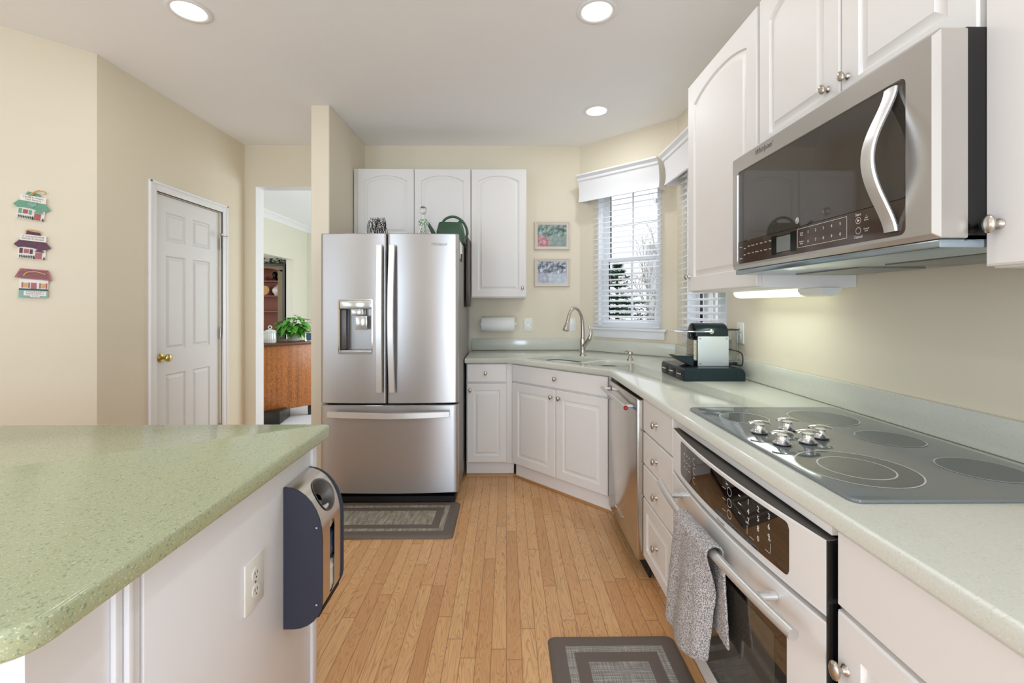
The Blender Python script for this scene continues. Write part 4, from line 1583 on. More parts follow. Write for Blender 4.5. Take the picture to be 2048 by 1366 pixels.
def window(idx, origin, rz, x0, x1, z0, z1, depth=0.12):
    r = sroot('window_%d' % idx, (origin[0], origin[1], 0), rz)
    b = MB()
    # jamb lining
    jt = 0.012
    b.box(x0 + 0.0005, 0.001, z0 + 0.0005, x0 + jt, depth, z1 - 0.0005)
    b.box(x1 - jt, 0.001, z0 + 0.0005, x1 - 0.0005, depth, z1 - 0.0005)
    b.box(x0 + jt, 0.001, z1 - jt, x1 - jt, depth, z1 - 0.0005)
    b.box(x0 + jt, 0.001, z0 + 0.0005, x1 - jt, depth, z0 + jt)
    b.build('window_frame', 'trim_white', r)
    zm = (z0 + z1) / 2 - 0.02
    for k, (a, c, yy) in enumerate(((z0 + jt, zm + 0.018, 0.066), (zm - 0.018, z1 - jt, 0.092))):
        X0, X1 = x0 + jt, x1 - jt
        fr = 0.062
        b = MB()
        b.box(X0, yy, a, X0 + fr, yy + 0.024, c, 0.002)
        b.box(X1 - fr, yy, a, X1, yy + 0.024, c, 0.002)
        b.box(X0 + fr, yy, a, X1 - fr, yy + 0.024, a + (0.058 if k == 0 else 0.036), 0.002)
        b.box(X0 + fr, yy, c - 0.036, X1 - fr, yy + 0.024, c, 0.002)
        xm = (X0 + X1) / 2
        b.box(xm - 0.008, yy + 0.004, a + 0.03, xm + 0.008, yy + 0.018, c - 0.03)
        hh = (a + c) / 2
        b.box(X0 + fr, yy + 0.004, hh - 0.008, X1 - fr, yy + 0.018, hh + 0.008)
        s_ = b.build('sash', 'trim_white', r)
        b = MB(); b.box(X0 + fr - 0.002, yy + 0.009, a + 0.03, X1 - fr + 0.002, yy + 0.013, c - 0.03); b.build('pane', 'window_glass', s_)
    b = MB()
    b.box(x0 - 0.055, -0.048, z0 - 0.016, x1 + 0.055, 0.0, z0 + 0.004, 0.005)
    b.box(x0 - 0.035, -0.020, z0 - 0.082, x1 + 0.035, -0.0005, z0 - 0.0165, 0.005)
    b.build('window_sill', 'trim_white', r)
    return r


window(1, A0, TA, *[W1[i] for i in (0, 2, 1, 3)])
window(2, A1, RZ, W2[0], W2[2], W2[1], W2[3])


def blind(label, origin, rz, x0, x1, zt, zb, tilt=0.30, y=-0.032, pitch=0.0445):
    t = thing('window_blind', label, 'blind', (origin[0], origin[1], 0), rz)
    b = MB(); b.box(x0, y - 0.024, zt - 0.045, x1, y + 0.024, zt, 0.002); b.build('headrail', 'blind_white', t)
    b = MB()
    z = zt - 0.075
    while z > zb + 0.035:
        L_ = []
        for k in range(7):
            u = -1 + 2 * k / 6
            L_.append((u * 0.024, 0.0025 * (1 - u * u)))
        sec = L_ + [(a, c - 0.0025) for a, c in reversed(L_)]
        cs, sn = math.cos(tilt), math.sin(tilt)
        sec = [(a * cs - c * sn, a * sn + c * cs) for a, c in sec]
        b.loops([[(x0 + 0.003, y + a, z + c) for a, c in sec], [(x1 - 0.003, y + a, z + c) for a, c in sec]])
        z -= pitch
    b.build('slats', 'blind_white', t, angle=50)
    b = MB(); b.box(x0 + 0.002, y - 0.024, zb, x1 - 0.002, y + 0.024, zb + 0.018, 0.004); b.build('bottom_rail', 'blind_white', t)
    b = MB()
    for f in (0.14, 0.86):
        xx = x0 + (x1 - x0) * f
        for yy in (y - 0.026, y + 0.026):
            b.cyl((xx, yy, zb + 0.01), (xx, yy, zt - 0.04), 0.0012, 5)
    b.build('ladder_cord', 'blind_white', t)
    return t


def valance(label, origin, rz, x0, x1, z0=2.205, z1=2.435, d=0.145):
    t = thing('valance', label, 'valance', (origin[0], origin[1], 0), rz)
    b = MB()
    # profile: outward -y ; concave face with cap mould
    prof = [(-d + 0.012, z0), (-d + 0.020, z0 + 0.02), (-d + 0.026, z0 + 0.07), (-d + 0.022, z0 + 0.12), (-d + 0.010, z1 - 0.052), (-d, z1 - 0.048), (-d - 0.004, z1 - 0.036), (-d - 0.004, z1 - 0.030), (-d - 0.020, z1 - 0.016), (-d - 0.026, z1 - 0.012), (-d - 0.026, z1)]
    back = [(-d + 0.045, z1), (-d + 0.045, z1 - 0.03), (-d + 0.036, z0 + 0.02), (-d + 0.028, z0)]
    sec = prof + back
    b.loops([[(x0, y, z) for y, z in sec], [(x1, y, z) for y, z in sec]])
    b.box(x0 + 0.002, -d + 0.03, z1 - 0.020, x1 - 0.002, -0.0015, z1 - 0.004)
    b.build('face_board', 'trim_white', t, angle=30)
    for xa in (x0 - 0.0005, x1 - 0.0135):
        b = MB()
        pr = [(-0.0015, z0), (-d + 0.014, z0), (-d + 0.024, z0 + 0.045), (-d + 0.026, z0 + 0.09), (-d + 0.020, z1 - 0.06), (-d + 0.006, z1 - 0.021), (-0.0015, z1 - 0.021)]
        b.loops([[(xa, y, z) for y, z in pr], [(xa + 0.014, y, z) for y, z in pr]])
        b.build('end_board', 'trim_white', t, angle=30)
    return t


blind('white slatted blind in the angled window over the sink', A0, TA, W1[0] - 0.012, W1[2] + 0.012, 2.36, 1.128)
blind('white slatted blind in the right wall window, mostly hidden by the tall cabinet', A1, RZ, W2[0] - 0.012, W2[2] + 0.012, 2.36, 1.128)
valance('white moulded box valance over the angled sink window', A0, TA, 0.075, 0.805)
valance('white moulded box valance over the right wall window', A1, RZ, 0.085, 0.90)

# ---------------------------------------------------------------- espresso machine on capsule drawers
t = thing('capsule_drawer_stand', 'black capsule drawer box under the espresso machine', 'drawer box', (1.0855, 2.504, 0.9125))
b = MB()
sec = []
hh, rr = 0.068, 0.034
# rounded right end and softened left edge, profile in xz
pr = [(-0.158, 0.0)] + [(0.162, 0.0)] + [(0.162 - rr * (1 - math.cos(a * PI / 12)), hh - rr + rr * math.sin(a * PI / 12)) for a in range(7)] + [(-0.158 + 0.012 * (1 - math.sin(a * PI / 12)), hh - 0.018 + 0.018 * math.cos(a * PI / 12)) for a in range(7)]
pr2 = []
for p in pr:
    if not pr2 or abs(p[0] - pr2[-1][0]) + abs(p[1] - pr2[-1][1]) > 1e-4:
        pr2.append(p)
b.loops([[(x, -0.170, z) for x, z in pr2], [(x, 0.170, z) for x, z in pr2]])
b.build('box_shell', 'teal_black', t, angle=40)
for k in range(3):
    y0 = -0.166 + k * 0.1115
    b = MB(); b.box(-0.1625, y0, 0.006, -0.1582, y0 + 0.108, 0.052, 0.001); d_ = b.build('drawer', 'black_plastic', t)
    b = MB(); b.sweep([(-0.163, y0 + 0.034, 0.033), (-0.170, y0 + 0.038, 0.034), (-0.171, y0 + 0.054, 0.0345), (-0.170, y0 + 0.070, 0.034), (-0.163, y0 + 0.074, 0.033)], 0.0032, 8); b.build('pull', 'chrome', d_)

t = thing('espresso_machine', 'small capsule espresso machine with black top and silver side panels', 'coffee machine', (1.118, 2.475, 0.9815))
YH = 0.055
b = MB()
b.box(-0.084, -YH + 0.002, 0.0, 0.078, YH - 0.002, 0.165, 0.003)
b.build('core', 'black_plastic', t)
for s_ in (-1, 1):
    b = MB(); b.box(-0.085, s_ * (YH - 0.001), 0.0, 0.083, s_ * (YH + 0.004), 0.160, 0.0015); sp_ = b.build('side_panel', 'machine_silver', t)
    b = MB()
    for xx in (-0.073, 0.071):
        for zz in (0.012, 0.148):
            b.cyl((xx, s_ * (YH + 0.0035), zz), (xx, s_ * (YH + 0.0048), zz), 0.0045, 12)
    b.build('screws', 'nickel', sp_)
b = MB()
pr = [(YH + 0.003, 0.163), (YH + 0.003, 0.185)] + [((YH + 0.003) * math.cos(a * PI / 14), 0.185 + 0.046 * math.sin(a * PI / 14)) for a in range(1, 14)] + [(-YH - 0.003, 0.185), (-YH - 0.003, 0.163)]
rows = []
for x_, sc_ in ((-0.093, 0.985), (-0.090, 1.0), (0.070, 1.0), (0.079, 0.97), (0.083, 0.88)):
    rows.append([(x_, y * sc_, 0.163 + (z - 0.163) * sc_) for y, z in pr])
b.loops(rows); b.build('hood', 'teal_black', t, angle=50)
b = MB(); b.lathe([(0, 0), (0.038, 0), (0.038, 0.006), (0.030, 0.008), (0, 0.008)], 28, xf((-0.0935, 0, 0.188), (0, -PI / 2, 0)), 0.95); b.box(-0.112, -0.022, 0.142, -0.085, 0.022, 0.178, 0.004); b.build('brew_head', 'black_gloss', t)
b = MB()
for k in range(14):
    b.box(-0.1065, -YH + 0.004, 0.036 + k * 0.0073, -0.084, YH - 0.004, 0.0395 + k * 0.0073, 0.001)
b.box(-0.102, -YH + 0.006, 0.03, -0.0845, YH - 0.006, 0.14)
b.build('ribbed_front', 'nickel', t)
b = MB()
for s_ in (-1, 1):
    b.sweep([(-0.012, s_ * (YH + 0.006), 0.186), (-0.03, s_ * (YH + 0.006), 0.186), (-0.10, s_ * (YH + 0.005), 0.186), (-0.165, s_ * (YH * 0.6), 0.187), (-0.205, s_ * 0.012, 0.188)], [0.009, 0.0055, 0.0045, 0.004, 0.004], 10)
    b.cyl((-0.012, s_ * (YH + 0.002), 0.186), (-0.012, s_ * (YH + 0.010), 0.186), 0.0135, 18, bev=0.002)
b.box(-0.212, -0.014, 0.184, -0.198, 0.014, 0.192, 0.003)
b.build('lever', 'chrome', t, angle=60)
b = MB()
b.loops([[(-0.205, -0.045, 0.050), (-0.205, 0.045, 0.050), (-0.205, 0.045, 0.054), (-0.205, -0.045, 0.054)],
         [(-0.170, -0.050, 0.028), (-0.170, 0.050, 0.028), (-0.170, 0.050, 0.055), (-0.170, -0.050, 0.055)],
         [(-0.120, -0.052, 0.003), (-0.120, 0.052, 0.003), (-0.120, 0.052, 0.055), (-0.120, -0.052, 0.055)],
         [(-0.1075, -0.053, 0.0), (-0.1075, 0.053, 0.0), (-0.1075, 0.053, 0.055), (-0.1075, -0.053, 0.055)]])
b.build('drip_tray', 'teal_black', t, angle=20)
b = MB(); b.box(-0.195, -0.042, 0.0553, -0.112, 0.042, 0.0575, 0.001); b.build('drip_grid', 'nickel', t)
b = MB()
pr = lambda ins: [(x, y) for x, y in rrect(0.088 + ins, -0.044 + ins, 0.148 - ins, 0.044 - ins, 0.014, 4)]
b.loops([[(x, y, 0.020) for x, y in pr(0)], [(x, y, 0.190) for x, y in pr(0)], [(x, y, 0.190) for x, y in pr(0.0025)], [(x, y, 0.023) for x, y in pr(0.0025)]], True, True)
b.build('water_tank', 'tank_glass', t, angle=50)
b = MB(); b.box(0.090, -0.042, 0.191, 0.150, 0.042, 0.198, 0.002); b.box(0.084, -0.04, 0.0, 0.14, 0.04, 0.018, 0.003); b.build('tank_lid', 'black_plastic', t)
b = MB(); b.sweep(smooth([(0.084, -0.03, 0.09), (0.11, -0.06, 0.085), (0.145, -0.07, 0.070), (0.152, -0.072, 0.035), (0.150, -0.065, 0.004), (0.140, -0.05, 0.004), (0.12, -0.02, 0.006)]), 0.0032, 8)
b.build('power_cord', 'black_plastic', t, angle=60)

# ---------------------------------------------------------------- island
t = thing('kitchen_island', 'white panelled island base beneath the green speckled top', 'island', (0, 0, 0))
b = MB()
b.box(-2.02, 0.62, 0.0, -0.655, 1.50, 0.8705)
b.build('island_body', 'island_white', t)
b = MB(); b.box(-0.6545, 0.80, 0.0, -0.638, 1.470, 0.8705, 0.001); b.build('end_panel', 'island_white', t)
b = MB(); b.box(-0.6545, 1.4715, 0.0, -0.630, 1.505, 0.8705, 0.004); b.build('corner_post', 'island_white', t)
b = MB()
for (a, c, e) in ((0.782, 0.798, 0.012), (0.767, 0.780, 0.018), (0.750, 0.765, 0.010)):
    b.box(-0.6545, a, 0.0, -0.6545 + e, c, 0.8705, 0.003)
b.build('edge_moulding', 'island_white', t)
b = MB()
me = plate([[(-2.15, 1.512), (-2.15, 0.540), (-0.640, 0.540)] + [(-0.640 + 0.055 * math.sin(a * PI / 12), 0.595 - 0.055 * math.cos(a * PI / 12)) for a in range(1, 6)] + [(-0.585, 0.597)] + [(-0.585 - 0.022 * (1 - math.cos(a * PI / 8)), 1.490 + 0.022 * math.sin(a * PI / 8)) for a in range(5)]], 0.8715, 0.912, 0.007)
b.mesh(me)
tag(b.build('island_worktop', 'quartz_green', angle=50), 'green speckled quartz worktop on the island in the left foreground', 'worktop')
outlet('white double outlet on the white island side panel', (-0.638, 1.140, 0.612), PI / 2, 0.085, 0.126)

# plastic bag dispenser on the island end panel (local: x along +Y, -y towards +X)
t = thing('bag_dispenser', 'steel and navy plastic bag dispenser hung on the island side', 'dispenser', (-0.6375, 1.293, 0.0), PI / 2)
BWd, D0 = 0.172, 0.105
zb0, zb1 = 0.381, 0.786
pf = []
for a in range(9):
    q = a * PI / 16
    pf.append((-D0 * math.sin(q) * 1.0, zb1 - 0.150 + 0.150 * math.cos(q)))       # top curve, wall -> front
low = []
for a in range(7):
    q = a * PI / 12
    low.append((-D0 + D0 * (1 - math.cos(q)) * 0.75, zb0 + 0.075 - 0.075 * math.sin(q)))
prof_ = pf + low
for nm, xa, xb in (('side_shell', 0.0, 0.007), ('side_shell', BWd - 0.007, BWd)):
    b = MB()
    pp = [(-0.0005, zb1)] + [(y - 0.001, z) for y, z in prof_[1:]] + [(-0.0005, zb0)]
    b.loops([[(xa, y * 1.04, z + 0.001) for y, z in pp], [(xb, y * 1.04, z + 0.001) for y, z in pp]])
    s_ = b.build(nm, 'navy_plastic', t, angle=40)
    if xa == 0.0:
        b = MB()
        for zz in (0.672, 0.452):
            b.cyl((-0.0003, -D0 + 0.010, zz), (-0.0018, -D0 + 0.010, zz), 0.003, 10)
        b.build('screw', 'chrome', s_)
# steel skin with round mouth and long slot
skin = []
def arc_pt(sv):
    return sv
b = MB()
path = [(-0.0008, zb1)] + prof_[1:]
# resample path densely
dense = []
for i in range(len(path) - 1):
    (y0, z0), (y1, z1) = path[i], path[i + 1]
    nseg = max(1, int(math.hypot(y1 - y0, z1 - z0) / 0.008))
    for k in range(nseg):
        f = k / nseg
        dense.append((y0 + (y1 - y0) * f, z0 + (z1 - z0) * f))
dense.append(path[-1])
NXc = 28
xs_ = [0.0072 + (BWd - 0.0144) * k / NXc for k in range(NXc + 1)]
cum = [0]
for i in range(1, len(dense)):
    cum.append(cum[-1] + math.hypot(dense[i][0] - dense[i - 1][0], dense[i][1] - dense[i - 1][1]))
hc = (BWd / 2 + 0.006, 0.100); hr = 0.049           # mouth centre along the path
tot = cum[-1]
zs_of = lambda s: s
slot_s0 = next(c for c, (y, z) in zip(cum, dense) if z < 0.665)
slot_s1 = next(c for c, (y, z) in zip(cum, dense) if z < 0.440)


def inhole(x, s):
    if math.hypot(x - hc[0], s - hc[1]) < hr:
        return True
    c0, c1, wr = slot_s0 + 0.010, slot_s1 - 0.010, 0.019
    sx = BWd / 2 + 0.002
    sc = min(max(s, c0), c1)
    return math.hypot(x - sx, s - sc) < wr


# keep outline of holes clean with the plate-and-bend method
ol = [[(xs_[0], 0.0), (xs_[-1], 0.0), (xs_[-1], tot), (xs_[0], tot)]]
ol.append([(hc[0] + hr * math.cos(2 * PI * k / 40), hc[1] + hr * math.sin(2 * PI * k / 40)) for k in range(40)])
sx_c = BWd / 2 + 0.002
ol.append(rrect(sx_c - 0.018, slot_s0, sx_c + 0.018, slot_s1, 0.0178, 7))
me = plate(ol, -0.0005, 0.0005)
bm_ = bmesh.new(); bm_.from_mesh(me)
for k in range(1, int(tot / 0.008)):
    s_ = k * 0.008
    bmesh.ops.bisect_plane(bm_, geom=bm_.verts[:] + bm_.edges[:] + bm_.faces[:], plane_co=(0, s_, 0), plane_no=(0, 1, 0))
for v_ in bm_.verts:
    s_ = min(max(v_.co.y, 0), tot)
    i = max(k for k in range(len(cum)) if cum[k] <= s_ + 1e-9)
    i = min(i, len(cum) - 2)
    f = (s_ - cum[i]) / (cum[i + 1] - cum[i])
    y = dense[i][0] + (dense[i + 1][0] - dense[i][0]) * f
    z = dense[i][1] + (dense[i + 1][1] - dense[i][1]) * f
    ny, nz = dense[i + 1][1] - dense[i][1], -(dense[i + 1][0] - dense[i][0])
    l_ = math.hypot(ny, nz)
    v_.co = (v_.co.x, y + ny / l_ * v_.co.z, z + nz / l_ * v_.co.z)
bm_.to_mesh(me); bm_.free()
b.mesh(me); bpy.data.meshes.remove(me)
b.build('steel_cover', 'steel_bag', t, angle=30)


def on_path(s_):
    i = max(k for k in range(len(cum)) if cum[k] <= s_ + 1e-9)
    i = min(i, len(cum) - 2)
    f = (s_ - cum[i]) / (cum[i + 1] - cum[i])
    return dense[i][0] + (dense[i + 1][0] - dense[i][0]) * f, dense[i][1] + (dense[i + 1][1] - dense[i][1]) * f


b = MB()
L_ = []
yc_, zc_ = on_path(hc[1])
for fr, dn in ((1.07, 0.0025), (1.0, 0.003), (0.95, 0.0), (0.80, -0.018), (0.62, -0.034)):
    ring = []
    for k in range(40):
        a = 2 * PI * k / 40
        y, z = on_path(hc[1] + hr * fr * math.sin(a))
        nrm = Vector((0, y - 0.0, z - (zb1 - 0.15))).normalized()
        ring.append((hc[0] + hr * fr * math.cos(a), y + nrm.y * dn, z + nrm.z * dn))
    L_.append(ring)
b.loops(L_, False, False)
b.build('mouth_ring', 'dispenser_dark', t, angle=60)
b = MB(); b.box(0.009, -0.098, 0.41, BWd - 0.009, -0.004, 0.42); b.box(0.009, -0.02, 0.41, BWd - 0.009, -0.006, 0.70); b.build('inner_box', 'dark_gap', t)
rnd = random.Random(5)


def crumple(name, m, cx, cy, cz, rx, ry, rz_, seed, label, cat='bag'):
    b = MB()
    bmesh.ops.create_icosphere(b.bm, subdivisions=4, radius=1.0)
    r = random.Random(seed)
    from mathutils import noise as mn
    for v in b.bm.verts:
        q = mn.noise(v.co * 2.3 + Vector((seed, 0, 0))) * 0.35 + mn.noise(v.co * 5 + Vector((0, seed, 0))) * 0.18
        w_ = Vector([math.copysign(abs(c_) ** 0.45, c_) for c_ in v.co])
        v.co = Vector((w_.x * rx, w_.y * ry, w_.z * rz_)) * (1.0 - 0.6 * abs(q))
    o = b.build(name, m, angle=30)
    o.location = (cx, cy, cz)
    tag(o, label, cat, None)
    return o


crumple('plastic_bag', 'trash_paper', -0.6375 + 0.062, 1.378, 0.656, 0.036, 0.074, 0.040, 2, 'white crumpled plastic bag in the dispenser mouth', 'plastic bag')
crumple('plastic_bag', 'trash_blue', -0.6375 + 0.064, 1.378, 0.572, 0.039, 0.074, 0.042, 3, 'blue crumpled plastic bag seen through the dispenser slot', 'plastic bag')
crumple('plastic_bag', 'trash_paper', -0.6375 + 0.064, 1.378, 0.476, 0.039, 0.074, 0.050, 4, 'pale crumpled plastic bag at the bottom of the dispenser slot', 'plastic bag')

# ---------------------------------------------------------------- floor mats


def floor_mat_thing(label, x0, y0, x1, y1, weave, group='cushioned kitchen mats'):
    t = thing('floor_mat', label, 'mat', ((x0 + x1) / 2, (y0 + y1) / 2, 0.0), 0, group)
    w, h = (x1 - x0) / 2, (y1 - y0) / 2
    b = MB()
    rr = lambda ins, z, r=0.025: [(x, y, z) for x, y in rrect(-w + ins, -h + ins, w - ins, h - ins, r, 5)]
    b.loops([rr(0, 0.0005), rr(0, 0.004), rr(0.010, 0.013, 0.02), rr(0.018, 0.0155, 0.015), rr(0.03, 0.016, 0.01)])
    b.build('mat_base', 'mat_brown', t, angle=50)
    b = MB()
    i0, i1, i2 = 0.062, 0.092, 0.138
    r4 = lambda i, z: [(-w + i, -h + i, z), (w - i, -h + i, z), (w - i, h - i, z), (-w + i, h - i, z)]
    b.loops([r4(i0, 0.0163), r4(i1, 0.0163)], False, False)
    b.loops([r4(i2, 0.0163)], True, False)
    b.build('woven_inlay', weave, t, smooth=False, label='woven grey inlay')
    return t


floor_mat_thing('brown bordered woven mat on the floor before the refrigerator', -1.21, 2.525, -0.302, 2.98, 'mat_weave_rows')
floor_mat_thing('brown bordered woven mat on the floor before the oven', 0.160, 0.90, 0.652, 1.765, 'mat_weave_cross')

# ---------------------------------------------------------------- ceiling lights
for x, y, lb in ((-1.545, 2.21, 'round recessed ceiling light at the left, above the island'), (0.44, 2.19, 'round recessed ceiling light at the top centre, nearest the camera'), (0.664, 3.31, 'round recessed ceiling light near the sink window'), (-1.545, 0.4, None), (0.44, 0.4, None), (-0.6, -1.4, None)):
    t = thing('ceiling_light', lb or 'round recessed ceiling light behind the camera', 'ceiling light', (x, y, CEIL), 0, 'recessed ceiling lights')
    b = MB(); b.lathe([(0.070, -0.0005), (0.096, -0.0005), (0.098, -0.003), (0.094, -0.006), (0.080, -0.007), (0.073, -0.004), (0.070, -0.0005)], 40)
    b.build('trim_ring', 'trim_white', t, angle=60)
    b = MB(); b.lathe([(0, -0.0045), (0.071, -0.0042), (0.071, -0.001), (0, -0.001)], 40); b.build('diffuser', 'lamp_glow', t)
    area('can_lamp', (x, y, CEIL - 0.012), (0, 0, 0), 0.14, 0.14, CAN_W, (0.95, 0.975, 1.0), 'DISK')

# ---------------------------------------------------------------- left side: pantry door, plaques
r = sroot('door_1', (-2.34, 3.032, 0), PI / 2)
DW_, DH = 0.686, 2.066
b = MB()
xs = [0, 0.112, 0.305, 0.381, 0.574, DW_]
zs = [0.008, 0.22, 0.83, 1.00, 1.655, 1.755, 1.955, DH]
pan = {(1, 1), (3, 1), (1, 3), (3, 3), (1, 5), (3, 5)}
y0_ = 0.018
for i in range(5):
    for j in range(7):
        X0, X1, Za, Zb = xs[i], xs[i + 1], zs[j], zs[j + 1]
        if (i, j) in pan:
            q = lambda ins, y: [(X0 + ins, y, Za + ins), (X1 - ins, y, Za + ins), (X1 - ins, y, Zb - ins), (X0 + ins, y, Zb - ins)]
            b.loops([q(0, y0_), q(0.008, y0_ + 0.008), q(0.014, y0_ + 0.008), q(0.032, y0_ + 0.001), q(0.034, y0_ + 0.001)], False, True)
        else:
            b._new([(X0, y0_, Za), (X1, y0_, Za), (X1, y0_, Zb), (X0, y0_, Zb)], [(0, 1, 2, 3)])
b.box(0, y0_ + 0.009, zs[0], DW_, y0_ + 0.035, DH)
b.build('door_slab', 'door_white', r, angle=20)
b = MB()
for xa in (0.014 - 0.033, ):
    pass
b.box(-0.030, 0.0, 0.0, -0.004, 0.115, 2.098)
b.box(DW_ + 0.004, 0.0, 0.0, DW_ + 0.030, 0.115, 2.098)
b.box(-0.004, 0.0, 2.071, DW_ + 0.004, 0.115, 2.098)


def casing(b, x0, x1, z0, z1, wd=0.062):
    for (a, c, mir) in ((x0 - wd, x0, 1), (x1, x1 + wd, -1)):
        b.box(a, -0.014, z0, c, -0.0005, z1 + wd, 0.004)
        if mir == 1:
            b.box(a, -0.020, z0, a + 0.018, -0.013, z1 + wd, 0.004)
        else:
            b.box(c - 0.018, -0.020, z0, c, -0.013, z1 + wd, 0.004)
    b.box(x0, -0.014, z1, x1, -0.0005, z1 + wd, 0.004)
    b.box(x0 - wd, -0.020, z1 + wd - 0.018, x1 + wd, -0.013, z1 + wd, 0.004)


casing(b, -0.006, DW_ + 0.006, 0.0, 2.075)
b.build('door_casing', 'trim_white', r)
b = MB()
M = xf((0.066, y0_ - 0.0005, 0.952), (PI / 2, 0, 0))
b.lathe([(0, 0), (0.031, 0), (0.032, 0.003), (0.026, 0.008), (0.012, 0.011), (0.010, 0.030), (0.014, 0.036), (0.026, 0.044), (0.0275, 0.054), (0.022, 0.064), (0.012, 0.067), (0, 0.067)], 28, M)
b.build('door_knob', 'brass', r, angle=50)
for zz in (1.815, 1.085, 0.30):
    b = MB(); b.cyl((DW_ + 0.003, 0.006, zz - 0.045), (DW_ + 0.003, 0.006, zz + 0.045), 0.0065, 10)
    b.box(DW_ - 0.012, 0.010, zz - 0.044, DW_ + 0.002, 0.0175, zz + 0.044)
    b.build('hinge', 'nickel', r)
b = MB(); b.cyl((DW_ + 0.003, 0.002, 1.875), (DW_ + 0.010, -0.050, 1.878), 0.003, 8); b.cyl((DW_ + 0.003, 0.002, 1.875), (DW_ - 0.045, -0.028, 1.885), 0.003, 8); b.ball((DW_ - 0.045, -0.03, 1.885), 0.012); b.build('door_stop', 'nickel', r)

# white edge of the dining doorway
b = MB()
b.box(-2.2425, 4.050, 0.0, -2.2405, 4.180, 2.372)
b.box(-2.2425, 4.050, 2.3725, -1.2705, 4.180, 2.3745)
struct(b.build('trim_2', 'trim_white'))

# ceramic house plaques on the angled wall
PA = math.atan2(1.06, 1.06)
wx, wy = -3.4, 1.54


